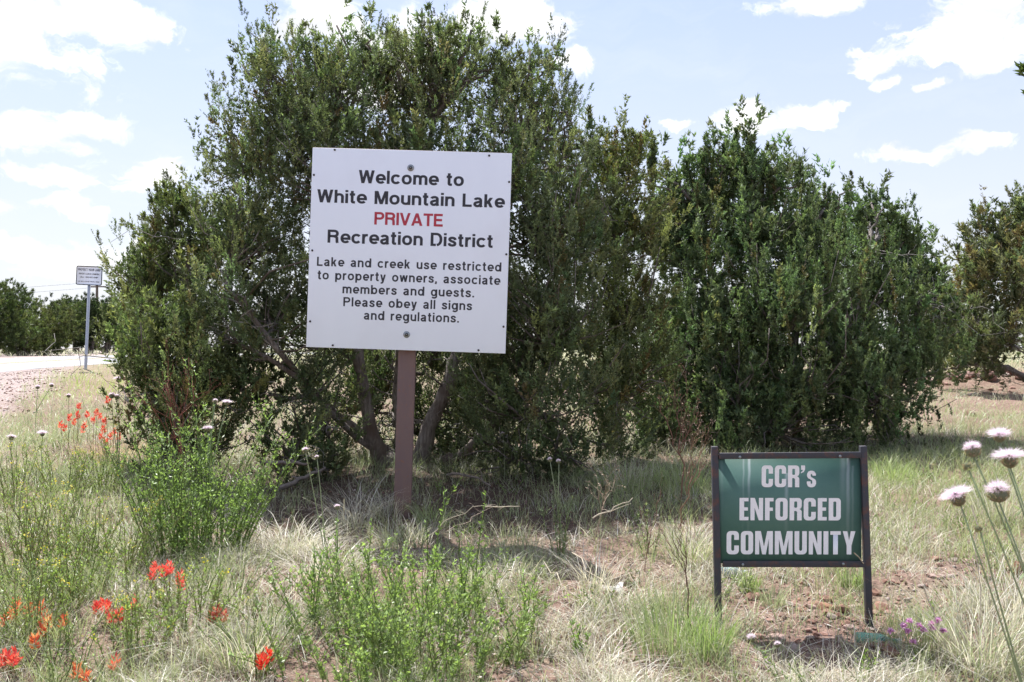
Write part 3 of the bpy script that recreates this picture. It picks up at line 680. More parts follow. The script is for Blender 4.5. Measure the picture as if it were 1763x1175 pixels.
# ('s', points) swept stroke; ('d', x0, y0, x1, y1) slanted bar with level ends; ('o', points) closed stroke
G = {
 'o': (.63, [('o', arcp(.315, xo, .235, xo - h, 0, 360, 28))]), 'c': (.58, [('s', arcp(.31, xo, .235, xo - h, 38, 322, 22))]),
 'e': (.60, [('s', [(.10, xo - .02), (.545, xo - .02)] + arcp(.31, xo, .235, xo - h, 8, 318, 24))]),
 'a': (.58, [('s', arcp(.27, XH - h - .155, .185, .155, 165, 0, 10) + [(.455, .12), (.50, .0)]), ('s', crv([(.44, .41), (.27, .37), (.11, .30), (.09, .17), (.20, .075), (.36, .11), (.455, .24)]))]),
 'd': (.63, [('o', arcp(.295, xo, .215, xo - h, 0, 360, 26)), ('s', [(.55, 0), (.55, 1)])]), 'b': (.63, [('o', arcp(.335, xo, .215, xo - h, 0, 360, 26)), ('s', [(h, 0), (h, 1)])]),
 'p': (.63, [('o', arcp(.335, xo, .215, xo - h, 0, 360, 26)), ('s', [(h, -.25), (h, XH)])]),
 'g': (.63, [('o', arcp(.295, xo, .215, xo - h, 0, 360, 26)), ('s', [(.55, XH), (.55, -.02)] + crv([(.54, -.08), (.44, -.17), (.28, -.185), (.12, -.12)]))]),
 'n': (.58, [('s', [(h, 0), (h, XH)]), ('s', arch(h, .50))]), 'h': (.58, [('s', [(h, 0), (h, 1)]), ('s', arch(h, .50))]),
 'm': (.90, [('s', [(h, 0), (h, XH)]), ('s', arch(h, .45)), ('s', arch(.45, .82))]), 'r': (.36, [('s', [(h, 0), (h, XH)]), ('s', crv([(h, .42), (.13, .58), (.23, .655), (.36, .66)]))]),
 'u': (.58, [('s', [(.50, 0), (.50, XH)]), ('s', [(h, XH)] + arcp(.29, h + .2, .21, .2, 180, 345, 10))]),
 'i': (.165, [('s', [(h, 0), (h, XH)]), ('s', [(h, .84), (h, 1)])]), 'l': (.165, [('s', [(h, 0), (h, 1)])]),
 't': (.36, [('s', [(.16, .95), (.16, .20)] + crv([(.165, .14), (.21, .085), (.35, .08)])), ('s', [(.0, .675), (.34, .675)])]),
 'k': (.56, [('s', [(h, 0), (h, 1)]), ('d', .16, .26, .43, XH), ('d', .44, 0, .25, .46)]),
 'y': (.54, [('d', .25, .0, .075, XH), ('s', [(.30, .02), (.24, -.12)] + crv([(.22, -.16), (.15, -.185), (.05, -.175)])), ('d', .27, -.02, .465, XH)]),
 'w': (.80, [('d', .21, 0, .075, XH), ('d', .21, 0, .40, XH), ('d', .59, 0, .40, XH), ('d', .59, 0, .725, XH)]),
 's': (.54, [('s', crv([(.47, .50), (.42, .61), (.28, .66), (.14, .62), (.105, .52), (.18, .43), (.36, .345), (.455, .25), (.42, .12), (.27, .08), (.12, .12), (.07, .25)]))]),
 '.': (.17, [('s', [(h, 0), (h, .17)])]), ',': (.17, [('s', [(h, .17), (h, 0), (.03, -.12)])]), '-': (.36, [('s', [(.02, .36), (.34, .36)])]),
 'W': (1.0, [('d', .27, 0, .085, 1), ('d', .27, 0, .50, 1), ('d', .73, 0, .50, 1), ('d', .73, 0, .915, 1)]),
 'M': (.84, [('s', [(h, 0), (h, 1)]), ('s', [(.757, 0), (.757, 1)]), ('d', .42, 0, .13, 1), ('d', .42, 0, .71, 1)]),
 'L': (.58, [('s', [(h, 1), (h, h), (.58, h)])]), 'I': (.165, [('s', [(h, 0), (h, 1)])]),
 'P': (.70, [('s', [(h, 0), (h, 1 - h)] + [(.38, 1 - h)] + arcp(.40, .705, .21, .212, 80, -80, 10) + [(.38, .49), (h, .49)])]),
 'R': (.74, [('s', [(h, 0), (h, 1 - h), (.38, 1 - h)] + arcp(.41, .715, .21, .20, 80, -80, 10) + [(.38, .515), (h, .515)]), ('s', crv([(.42, .50), (.57, .43), (.60, .30), (.61, .10), (.64, 0)]))]),
 'V': (.76, [('d', .38, 0, .09, 1), ('d', .38, 0, .67, 1)]), 'A': (.80, [('d', .09, 0, .40, 1), ('d', .71, 0, .40, 1), ('s', [(.20, .29), (.60, .29)])]),
 'T': (.68, [('s', [(0, 1 - h), (.68, 1 - h)]), ('s', [(.34, 0), (.34, 1 - h)])]),
 'E': (.64, [('s', [(h, 0), (h, 1)]), ('s', [(h, 1 - h), (.62, 1 - h)]), ('s', [(h, .51), (.58, .51)]), ('s', [(h, h), (.64, h)])]),
 'D': (.74, [('s', [(.34, h), (h, h), (h, 1 - h), (.34, 1 - h)] + arcp(.36, .5, .295, .418, 85, -85, 16))]),
 'O': (.80, [('o', arcp(.40, .5, .32, .42, 0, 360, 30))]), 'C': (.76, [('s', arcp(.40, .5, .32, .42, 40, 320, 24))]), 'G': (.80, [('s', arcp(.40, .5, .32, .42, 40, 340, 24) + [(.70, .45), (.45, .45)])]),
 'U': (.72, [('s', [(h, 1)] + arcp(.36, .36, .278, .278, 180, 360, 14) + [(.638, 1)])]), 'N': (.74, [('s', [(h, 0), (h, 1)]), ('s', [(.657, 0), (.657, 1)]), ('d', .63, 0, .11, 1)]),
 'Y': (.74, [('d', .37, .38, .09, 1), ('d', .37, .38, .65, 1), ('s', [(.37, 0), (.37, .42)])]), 'H': (.74, [('s', [(h, 0), (h, 1)]), ('s', [(.657, 0), (.657, 1)]), ('s', [(h, .52), (.657, .52)])]),
 'S': (.70, [('s', crv([(.61, .70), (.54, .86), (.36, .92), (.17, .87), (.11, .73), (.18, .60), (.45, .48), (.59, .36), (.56, .16), (.36, .08), (.15, .13), (.08, .30)]))]),
 '1': (.42, [('s', [(.30, 0), (.30, 1), (.28, .86), (.05, .74)])]), '0': (.60, [('o', arcp(.30, .5, .22, .42, 0, 360, 24))]), '8': (.62, [('o', arcp(.31, .73, .19, .19, 0, 360, 20)), ('o', arcp(.31, .29, .225, .21, 0, 360, 20))]),
 '2': (.60, [('s', crv([(.09, .68), (.14, .86), (.31, .92), (.49, .85), (.50, .68), (.36, .45), (.12, .16), (.09, .08)]) + [(.58, .08)])]),
}
def glyph_tris(A, strokes, ox, sx_, sy_, z0, sw=SW):
    zz = 0
    for st in strokes:
        zz += 1; y = -(z0 + zz * .00025)
        if st[0] == 'd':
            _, x0, y0, x1, y1 = st; ln = math.hypot(x1 - x0, y1 - y0); hw = sw * .5 * ln / abs(y1 - y0); hw = min(hw, sw * .85)
            v = [(x0 - hw, y0), (x0 + hw, y0), (x1 + hw, y1), (x1 - hw, y1)]; f = [(0, 1, 2), (0, 2, 3)]
        else:
            P = np.array(st[1], float)
            if st[0] == 'o': P = P[:-1]
            n = len(P); L = []; Rr = []
            for k in range(n):
                a = P[k - 1] if (k > 0 or st[0] == 'o') else P[k]; b = P[(k + 1) % n] if (k < n - 1 or st[0] == 'o') else P[k]
                d0 = P[k] - a; d1 = b - P[k]
                l0, l1 = np.linalg.norm(d0), np.linalg.norm(d1)
                if l0 < 1e-6: d0 = d1
                if l1 < 1e-6: d1 = d0
                d0 = d0 / np.linalg.norm(d0); d1 = d1 / np.linalg.norm(d1)
                n0 = np.array([-d0[1], d0[0]]); n1 = np.array([-d1[1], d1[0]]); m_ = n0 + n1; m_ = m_ / max(np.linalg.norm(m_), .3)
                k_ = sw / 2 / max(np.dot(m_, n0), .5); L.append(P[k] + m_ * k_); Rr.append(P[k] - m_ * k_)
            v = L + Rr; f = []
            for k in range(n if st[0] == 'o' else n - 1):
                k2 = (k + 1) % n; f += [(k, n + k, n + k2), (k, n + k2, k2)]
        A.add([(ox + p[0] * sx_, y, p[1] * sy_) for p in v], f)
def text_line(txt, width, cap, m, parent, loc, space=.15, word=.42, sw=SW, name='text_line'):
    """one line of lettering, centred on loc, baseline at loc"""
    x = 0; pos = []
    for ch in txt:
        if ch == ' ': x += word; continue
        pos.append((ch, x)); x += G[ch][0] + space
    tot = x - space; s = width / tot; A = Acc()
    for ch, x0 in pos: glyph_tris(A, G[ch][1], (x0 - tot / 2) * s, s, cap, 0, sw)
    o = A.build(name, m, parent); o.location = loc; return o

# ------------------------------------------------------------------ the white welcome sign
D1 = 1.22 / 344 * F
c1 = at(704, 431.5, D1)
sign = thing('welcome_sign', 'large square white welcome sign with black and red lettering on a brown steel post', 'sign', tuple(foot(690, D1)))
def sub(o, parent, loc): o.parent = parent; o.location = loc; return o
so_ = Vector(sign.location)
A = Acc(); box(A, (-.61, -.004, -.61), (.61, .004, .61)); panel = A.build('panel', M['panel'], sign)
panel.location = c1 - so_; panel.rotation_euler = (0, math.radians(1.9), math.radians(-1.2)); bevel(panel, .0015)
A = Acc(); box(A, (-.612, .0, -.606), (.606, .014, .6135)); bk = A.build('backing_board', M['wood'], panel); bk.location = (0, .0055, 0)
def pl(px, py):
    dx, dy = px - 704, py - 431.5
    s = (dx * 342 + dy * 12) / (342 ** 2 + 12 ** 2); t_ = (dx * -10 + dy * 343) / (343 ** 2 + 100); return s * 1.22, -t_ * 1.22
K = 1.22 / 344
for txt, px, py, w, cap, m in (("Welcome to", 708, 318.7, 181, 22.5, 'black'), ("White Mountain Lake", 707, 353.8, 323, 22.5, 'black'), ("PRIVATE", 703.5, 389, 118, 21.5, 'redv'), ("Recreation District", 706, 422.7, 285, 22.5, 'black'),
                           ("Lake and creek use restricted", 704, 463, 318, 15.6, 'black'), ("to property owners, associate", 703.5, 486, 315, 15.6, 'black'), ("members and guests.", 702.7, 508.7, 227, 15.6, 'black'),
                           ("Please obey all signs", 701.5, 530.8, 222, 15.6, 'black'), ("and regulations.", 708, 552.9, 164, 15.6, 'black')):
    u, v = pl(px, py)
    big = cap > 20; text_line(txt, w * K, cap * K, M[m], panel, (u, -.0045, v), space=.07 if m == 'redv' else (.105 if big else .15), word=.42 if big else .52, sw=.182 if big else .172, name='lettering')
def disc(A, c, r, th, n=20, y=0):
    a = np.arange(n) * 2 * math.pi / n
    v = [(c[0] + r * math.cos(q), y, c[1] + r * math.sin(q)) for q in a] + [(c[0] + r * .92 * math.cos(q), y - th, c[1] + r * .92 * math.sin(q)) for q in a] + [(c[0], y - th, c[1])]
    f = []
    for k in range(n):
        k2 = (k + 1) % n; f += [(k, k2, n + k2), (k, n + k2, n + k), (n + k, n + k2, 2 * n)]
    A.add(v, f)
for px, py in ((707.5, 290), (700, 576)):
    u, v = pl(px, py); A = Acc(); disc(A, (0, 0), .021, .003); b = A.build('bolt', M['zinc'], panel, smooth=False); b.location = (u, -.0045, v)
    A = Acc(); disc(A, (0, 0), .011, .006, 6); q = A.build('bolt_head', M['dark'], b); q.location = (0, -.0032, 0)
    A = Acc(); disc(A, (0, 0), .0045, .003, 10); q = A.build('bolt_tip', M['zinc'], b); q.location = (0, -.0095, 0)
for px, py in ((577, 259), (842, 269), (541, 302), (876, 314), (538, 432), (871, 438), (534, 554), (866, 562), (573, 595), (823, 602.5)):
    u, v = pl(px, py); A = Acc(); disc(A, (0, 0), .0068, .003, 10); b = A.build('screw', M['dark'], panel); b.location = (u, -.0045, v)
A = Acc(); box(A, (-.0525, -.0525, -.45), (.0525, .0525, 2.02)); post = A.build('post', M['post'], sign); bevel(post, .007, 3)
post.location = (0, .085, 0); post.rotation_euler = (0, math.radians(1.75), math.radians(3))
for v_ in (.46, -.52):
    A = Acc(); box(A, (-.32, 0, -.02), (.32, .01, .02)); q = A.build('brace', M['dark'], panel); q.location = (0, .021, v_)

# ------------------------------------------------------------------ the small green sign
D2 = 3.95; K2 = D2 / F
ccr = thing('community_sign', 'small low dark green sign with white block lettering in a rusty black steel frame', 'sign', tuple(foot(1362, D2)))
cb = Vector(ccr.location); c2 = at(1358.5, 877, D2)
A = Acc(); box(A, (-125 * K2, -.0025, -93 * K2), (125 * K2, .0025, 93 * K2)); gp = A.build('panel', M['green'], ccr); gp.location = c2 - cb; gp.rotation_euler = (0, math.radians(.25), math.radians(.8))
def bar(p0, p1, w, dpt, name):
    p0, p1 = Vector(p0), Vector(p1); L = (p1 - p0).length; A = Acc(); box(A, (-w / 2, -dpt / 2, 0), (w / 2, dpt / 2, L))
    o = A.build(name, M['frame'], ccr); o.location = p0 - cb; o.rotation_euler = (p1 - p0).to_track_quat('Z', 'Y').to_euler(); bevel(o, .0018); return o
def bar2(p0, p1, w, dpt, name):
    """bar whose local axes stay level with the sign"""
    p0, p1 = Vector(p0), Vector(p1); d = p1 - p0; L = d.length; A = Acc(); ang = math.atan2(d.x, d.z)
    box(A, (-w / 2, -dpt / 2, 0), (w / 2, dpt / 2, L)); o = A.build(name, M['frame'], ccr); o.location = p0 - cb; o.rotation_euler = (0, ang, 0); bevel(o, .0018, 2); return o
pb = at(1237, 1078, D2); pt = at(1230, 769, D2)
bar2(pb + (pb - pt) * .5, pt, 11 * K2, .026, 'post')
pb = at(1497, 1098, D2); pt = at(1485.5, 768, D2)
bar2(pb + (pb - pt) * .45, pt, 11 * K2, .026, 'post')
yo = -.012
tr_ = bar2(at(1236.5, 785, D2) + Vector((0, yo, 0)), at(1480, 783, D2) + Vector((0, yo, 0)), 10.5 * K2, .012, 'top_rail')
br_ = bar2(at(1243, 970, D2) + Vector((0, yo, 0)), at(1487, 970.5, D2) + Vector((0, yo, 0)), 10.5 * K2, .012, 'bottom_rail')
for px, py in ((1272, 786.5), (1443.5, 785), (1277, 970.5), (1449, 969.5)):
    A = Acc(); disc(A, (0, 0), .0065, .004, 6); b = A.build('bolt', M['zinc'], ccr); b.location = at(px, py, D2) + Vector((0, yo - .0075, 0)) - cb
def rr(x0, y0, x1, y1, r, n=5, corners='1111'):
    out = []
    for k, (cx, cy, a0) in enumerate(((x1 - r, y1 - r, 0), (x0 + r, y1 - r, 90), (x0 + r, y0 + r, 180), (x1 - r, y0 + r, 270))):
        if corners[k] == '1': out += [(cx + r * math.cos(math.radians(a0 + 90 * j / (n - 1))), cy + r * math.sin(math.radians(a0 + 90 * j / (n - 1)))) for j in range(n)]
        else: out.append(((x1, y1), (x0, y1), (x0, y0), (x1, y0))[k])
    return out
s_, hs = .205, .155
def Cg(w):
    o = rr(0, 0, w, 1, .17); i_ = rr(s_, hs, w - s_, 1 - hs, .06)
    return [o[:0] + [(w, .62)] + o[:5] + o[5:10] + o[10:15] + o[15:] + [(w, .38), (w - s_, .38)] + i_[15:][::-1] + i_[10:15][::-1] + i_[5:10][::-1] + i_[:5][::-1] + [(w - s_, .62)]]
CG = {
 'C': (.54, Cg(.54)), 'O': (.54, [rr(0, 0, .54, 1, .17), rr(s_, hs, .54 - s_, 1 - hs, .06)]),
 'D': (.54, [rr(0, 0, .54, 1, .15, corners='1001'), rr(s_, hs, .54 - s_, 1 - hs, .05)]),
 'E': (.40, [[(0, 0), (.40, 0), (.40, hs), (s_, hs), (s_, .43), (.37, .43), (.37, .58), (s_, .58), (s_, 1 - hs), (.40, 1 - hs), (.40, 1), (0, 1)]]),
 'F': (.38, [[(0, 0), (s_, 0), (s_, .42), (.35, .42), (.35, .57), (s_, .57), (s_, 1 - hs), (.38, 1 - hs), (.38, 1), (0, 1)]]),
 'N': (.56, [[(0, 0), (.185, 0), (.185, .56), (.37, 0), (.56, 0), (.56, 1), (.375, 1), (.375, .46), (.19, 1), (0, 1)]]),
 'M': (.78, [[(0, 0), (.18, 0), (.18, .66), (.31, 0), (.47, 0), (.60, .66), (.60, 0), (.78, 0), (.78, 1), (.53, 1), (.39, .34), (.25, 1), (0, 1)]]),
 'U': (.54, [[(0, 1), (0, .17)] + rr(0, 0, .54, 1, .17)[10:] + [(.54, 1), (.54 - s_, 1)] + rr(s_, hs, .54 - s_, 1, .06)[15:][::-1] + rr(s_, hs, .54 - s_, 1, .06)[10:15][::-1] + [(s_, 1)]]),
 'I': (.215, [[(0, 0), (.215, 0), (.215, 1), (0, 1)]]),
 'T': (.46, [[(.125, 0), (.335, 0), (.335, 1 - hs), (.46, 1 - hs), (.46, 1), (0, 1), (0, 1 - hs), (.125, 1 - hs)]]),
 'Y': (.56, [[(.175, 0), (.385, 0), (.385, .38), (.56, 1), (.355, 1), (.28, .60), (.205, 1), (0, 1), (.175, .38)]]),
 'R': (.54, [[(0, 0), (s_, 0), (s_, .42), (.29, .42), (.335, .37), (.335, 0), (.54, 0), (.54, .40), (.50, .47), (.44, .50), (.51, .55), (.54, .64)] + rr(0, 0, .54, 1, .15)[:5] + [(0, 1)], rr(s_, .565, .335, 1 - hs, .04)]),
 "'": (.19, [[(.0, 1), (.0, .80), (.08, .80), (.06, .73), (.0, .70), (.0, .64), (.13, .70), (.19, .82), (.19, 1)]]),
 's': (.44, [[(.43, .53), (.43, .62), (.36, .72), (.27, .76), (.16, .76), (.07, .72), (.01, .62), (.01, .50), (.06, .42), (.15, .37), (.25, .31), (.26, .21), (.24, .16), (.20, .16), (.18, .20), (.18, .27), (0, .27), (0, .15), (.06, .04), (.16, 0), (.28, 0), (.38, .04), (.44, .15), (.44, .29), (.39, .37), (.29, .42), (.19, .48), (.18, .57), (.20, .61), (.24, .61), (.26, .57), (.26, .53)]]),
}
def block_line(txt, px0, px1, py0, py1, gap=.085):
    tot = sum(CG[c][0] for c in txt) + gap * (len(txt) - 1); w = (px1 - px0) * K2; hh = (py1 - py0) * K2; s = w / tot; A = Acc(); x = -tot / 2
    for ch in txt:
        loops = CG[ch][1]; tris = tessellate_polygon([[Vector((p[0], p[1], 0)) for p in lp] for lp in loops]); flat = [p for lp in loops for p in lp]
        A.add([((x + p[0]) * s, 0, p[1] * hh) for p in flat], tris); x += CG[ch][0] + gap
    o = A.build('lettering', M['whitel'], gp); c = at((px0 + px1) / 2, py1, D2) - c2; o.location = (c.x, -.0036, c.z); return o
block_line("CCR's", 1310.5, 1404.5, 801.5, 839); block_line("ENFORCED", 1272.5, 1447.5, 857.5, 896); block_line("COMMUNITY", 1250.5, 1473, 914.5, 954.5)

# ------------------------------------------------------------------ the road sign at the left
D3 = 25.0; K3 = D3 / F
rs = thing('road_sign', 'small white rectangular sign with a dark border on a thin metal pole beside the road', 'sign', tuple(foot(146, D3)))
rb = Vector(rs.location)
def rplate(name, w, h_, r, m, parent, y):
    pts = rr(-w / 2, -h_ / 2, w / 2, h_ / 2, r); A = Acc(); n = len(pts)
    A.add([(p[0], -y, p[1]) for p in pts] + [(p[0], -y + .003, p[1]) for p in pts], tessellate_polygon([[Vector((*p, 0)) for p in pts]]) + [(k, (k + 1) % n, n + (k + 1) % n) for k in range(n)] + [(k, n + (k + 1) % n, n + k) for k in range(n)])
    return A.build(name, m, parent)
pnl = rplate('panel', 45 * K3, 33 * K3, 3 * K3, M['dark'], rs, 0); pnl.location = at(153.5, 475, D3) - rb; pnl.rotation_euler = (0, math.radians(2.6), 0)
f_ = rplate('sign_face', 42 * K3, 30 * K3, 2 * K3, M['panel'], pnl, .004)
for txt, y_, w, cap in (("PROTECT YOUR LAND", 8.0, 38, 4.0), ("REPORT ILLEGAL DUMPING", 1.6, 35, 2.6), ("CALL 1-800-NO2-DUMP", -4.0, 31, 2.4), ("DO NOT LEAVE TRASH HERE", -11.2, 36, 1.8)):
    text_line(txt, w * K3, cap * K3, M['dark'], pnl, (0, -.009, y_ * K3), name='lettering')
A = Acc(); p0, p1 = at(145, 660, D3) - rb, at(153.5, 462, D3) - rb; tube(A, wob(p0 + Vector((0, .045, 0)), p1 + Vector((0, .045, 0)), 2, 0), [.038, .038], 6); A.build('pole', M['galv'], rs)
for v_ in (10, -10):
    A = Acc(); disc(A, (0, 0), .012, .004, 8); b = A.build('bolt', M['zinc'], pnl); b.location = (0, -.009, v_ * K3)

# utility pole and wires far behind
D4 = 95.0; up_ = thing('utility_pole', 'thin far-off wooden utility pole behind the road sign', 'pole', tuple(foot(167, D4))); ub = Vector(up_.location)
A = Acc(); tube(A, [(0, 0, -.3), tuple(at(167, 486, D4) - ub)], [.17, .12], 6, (.12, .09, .07)); A.build('mast', M['dead'], up_)
A = Acc(); c = at(167, 494, D4) - ub; box(A, (c.x - .9, -.06, c.z - .06), (c.x + .9, .06, c.z + .06), (.12, .09, .07)); A.build('crossarm', M['dead'], up_)
for py0, py1, off in ((498, 496, -.7), (513, 505, .7)):
    A = Acc(); a = np.array(at(-1400, py0 - 22, D4)); b = np.array(at(167, py1 - 10, D4)) ; pts = [a + (b - a) * k / 12 + np.array([0, 0, -2.0 * 4 * k / 12 * (1 - k / 12)]) for k in range(13)]
    tube(A, pts, .012, 3, (.03, .03, .03)); w = A.build('power_line', M['dead']); tag(w, 'thin dark power line crossing the sky low at the left, %s of two' % ('upper' if off < 0 else 'lower'), 'power line')


# ------------------------------------------------------------------ ground cover
def toscreen(x, y, z): return W_ / 2 + F * x / y, HZ + (EYE - z) * F / y
def blobs(px, py, L): 
    s = np.zeros_like(px)
    for (cx, cy, rx, ry, w) in L: s = np.maximum(s, w * np.exp(-(((px - cx) / rx) ** 2 + ((py - cy) / ry) ** 2)))
    return s
BARE = [(1340, 1040, 140, 40, .88), (1560, 1030, 100, 42, .85), (1430, 1090, 190, 40, .85), (1000, 1000, 90, 35, .8), (1700, 1120, 70, 60, .8), (1650, 985, 60, 30, .8), (680, 1000, 90, 30, .6), (1690, 662, 70, 10, .7), (850, 900, 260, 55, .55), (560, 860, 160, 40, .5), (1100, 1120, 60, 40, .3)]
SHADE = [(800, 895, 300, 85, 1.), (560, 860, 170, 55, .9), (1350, 775, 260, 24, .4), (1000, 930, 120, 50, .6)]
GREEN = [(110, 860, 190, 150, 1.), (60, 1050, 170, 120, .9), (1160, 1090, 70, 60, 1.), (1120, 850, 130, 30, .9), (1130, 930, 110, 60, .65), (1650, 830, 200, 110, 1.), (1700, 950, 120, 60, .7), (1540, 820, 60, 40, .9), (170, 665, 90, 30, 1.), (1600, 1080, 120, 50, .6), (700, 1080, 260, 80, .6),
         (340, 1000, 120, 50, .4), (1260, 960, 30, 30, .7), (1300, 900, 500, 80, .25), (420, 1110, 60, 60, .6), (880, 850, 60, 40, .3)]
def scatter(n, y0, y1, k=1.0, pad=.7, slope=.60, x0=None):
    u = rng.random(n)
    y = y0 * (y1 / y0) ** u if k == 1 else (y0 ** (1 - k) + u * (y1 ** (1 - k) - y0 ** (1 - k))) ** (1 / (1 - k))
    x = rng.uniform(-1, 1, n) * (slope * y + pad); z = gz(x, y); return x, y, z
def pick(cols, n, var=.14):
    c = np.array(cols)[rng.integers(0, len(cols), n)]; return np.clip(c * rng.normal(1, var, (n, 1)).clip(.55, 1.5), .01, .9)
def keep(m, *a): return [q[m] for q in a]
STRAW = [(.58, .53, .43), (.60, .57, .50), (.44, .40, .33), (.71, .68, .61), (.34, .31, .26), (.60, .56, .45)]
GREENS = [(.24, .33, .10), (.29, .37, .13), (.34, .40, .17), (.20, .28, .10)]
GREY = [(.30, .35, .20), (.36, .39, .24), (.42, .43, .30), (.26, .32, .17)]
ongravel = lambda x, y: (x + .38 * y + vnoise(x * 2.2, y * 2.2, 9) * 1.6 < -1.2) & (y > 8.0)

# matted dry grass
A = Acc(); x, y, z = scatter(140000, 3.0, 11, 1.0); px, py = toscreen(x, y, z)
cl = vnoise(x * 3.1, y * 3.1, 21) * .6 + vnoise(x * 9, y * 9, 22) * .4
prob = (.10 + 1.0 * smooth(.36, .66, cl)) * (1 - 1.0 * np.minimum(1, 1.25 * blobs(px, py, BARE))) * (1 - .55 * blobs(px, py, GREEN)) * (1 - .88 * blobs(px, py, SHADE))
m = (rng.random(len(x)) < prob) & ~ongravel(x, y); x, y, z, cl = keep(m, x, y, z, cl); n = len(x)
tall = smooth(.45, .8, cl)
hh = rng.uniform(.045, .12, n) * (1 + 1.1 * tall); 
blades(A, np.stack([x, y, z - .004], 1), hh, rng.uniform(.0016, .0034, n), rng.uniform(.1, 1.6, n), rng.normal(0, .6, n), rng.uniform(0, 6.28, n), pick(STRAW, n, .22), droop=rng.uniform(0, .85, n) ** .7)
tag(A.build('dry_grass', M['grass']), 'matted straw-coloured dead grass covering the foreground between the signs', 'dry grass', kind='stuff')
# green grass growing through it
A = Acc(); x, y, z = scatter(130000, 3.0, 14, 1.0); px, py = toscreen(x, y, z)
cl = vnoise(x * 4.3, y * 4.3, 31) * .55 + vnoise(x * 13, y * 13, 32) * .45
prob = (.55 + .65 * blobs(px, py, GREEN)) * (.15 + 1.5 * smooth(.42, .62, cl)) * (1 - .93 * blobs(px, py, BARE))
m = (rng.random(len(x)) < prob) & ~(ongravel(x, y) & (rng.random(len(x)) < .9)); x, y, z, cl, px, py = keep(m, x, y, z, cl, px, py); n = len(x)
g = blobs(px, py, GREEN)[:, None]
c = pick(GREENS, n) * (.35 + .35 * g) + pick(GREY, n) * (.65 - .35 * g)
blades(A, np.stack([x, y, z - .004], 1), rng.uniform(.06, .15, n) * (1 + .7 * g[:, 0]), rng.uniform(.0022, .0036, n), rng.uniform(0, .5, n), rng.uniform(0, .8, n), rng.uniform(0, 6.28, n), c, tipcol=c * np.array([1.25, 1.15, 1.2]), droop=rng.uniform(0, .2, n))
tag(A.build('green_grass', M['grass']), 'thin green grass coming up through the dead grass and along the road bank', 'green grass', kind='stuff')
# long pale grass of the field beyond
A = Acc(); x, y, z = scatter(60000, 6.5, 34, 1.5, 3.0); px, py = toscreen(x, y, z)
cl = vnoise(x * 1.3, y * 1.3, 41) * .5 + vnoise(x * 4, y * 4, 42) * .5
prob = (.25 + 1.1 * smooth(.3, .6, cl)) * (1 - .9 * blobs(px, py, BARE)) * (1 - .8 * blobs(px, py, SHADE)) * (y > 6.5 + 1.2 * rng.random(len(x)))
m = (rng.random(len(x)) < prob) & ~(ongravel(x, y) & (blobs(px, py, [(170, 668, 95, 26, 1.)]) < rng.random(len(x)))) & (x > -12); x, y, z, px, py, cl = keep(m, x, y, z, px, py, cl); n = len(x)
wd = .0026 * np.maximum(1, y / 7)
gg = blobs(px, py, [(170, 668, 95, 30, 1.)])[:, None]; dr = smooth(.35, .7, vnoise(x * .8, y * .8, 44))[:, None]
dr = dr * .55; c = (pick(GREY, n) * np.array([.92, 1.02, .85]) * (1 - dr) + pick(STRAW, n) * dr * .9) * (1 - gg) + pick([(.30, .42, .08), (.36, .46, .12)], n) * gg
blades(A, np.stack([x, y, z - .01], 1), rng.uniform(.10, .26, n) * (1 + .5 * gg[:, 0]), wd * rng.uniform(.8, 1.4, n), rng.uniform(0, .7, n), rng.uniform(0, 1., n), rng.uniform(0, 6.28, n), c, tipcol=c * 1.15, droop=rng.uniform(0, .4, n))
tag(A.build('field_grass', M['grass']), 'long soft grey-green grass of the open field at the right and behind the trees', 'field grass', kind='stuff')
# far ground cover
A = Acc(); n = 26000; y = 30 * (160 / 30) ** rng.random(n); x = rng.uniform(-1, 1, n) * (.62 * y + 6); m = np.abs(x + 15.8 - roadx(y)) > 4.6; x, y = x[m], y[m]; n = len(x)
m = (rng.random(n) < .3 + vnoise(x * .3, y * .3, 51)); x, y = x[m], y[m]; n = len(x); c = pick(GREY, n) * .6 + pick(STRAW, n) * .4
blades(A, np.stack([x, y, gz(x, y) - .01], 1), rng.uniform(.15, .45, n), .006 * y / 10 * rng.uniform(.8, 1.6, n), rng.uniform(0, .7, n), rng.uniform(0, 1., n), rng.uniform(0, 6.28, n), c, droop=rng.uniform(0, .4, n))
tag(A.build('roadside_grass', M['grass']), 'pale grass strip on the far side of the road and in the distance', 'roadside grass', kind='stuff')
# needles, twigs and chips under the trees and on the bare soil
A = Acc(); x, y, z = scatter(75000, 3.0, 11, 1.0); px, py = toscreen(x, y, z)
m = rng.random(len(x)) < (.18 + 1.4 * blobs(px, py, SHADE) + .2 * blobs(px, py, BARE)); x, y, z = keep(m, x, y, z); n = len(x)
d = np.stack([rng.normal(size=n), rng.normal(size=n), rng.normal(0, .18, n)], 1)
kites(A, np.stack([x, y, z + rng.uniform(.001, .014, n)], 1), d, rng.uniform(.01, .05, n), rng.uniform(.002, .006, n), pick([(.14, .10, .07), (.24, .20, .16), (.08, .06, .045), (.34, .31, .27), (.10, .075, .06)], n))
tag(A.build('leaf_litter', M['grass']), 'brown needles, bark chips and twigs lying in the shade under the junipers', 'leaf litter', kind='stuff')

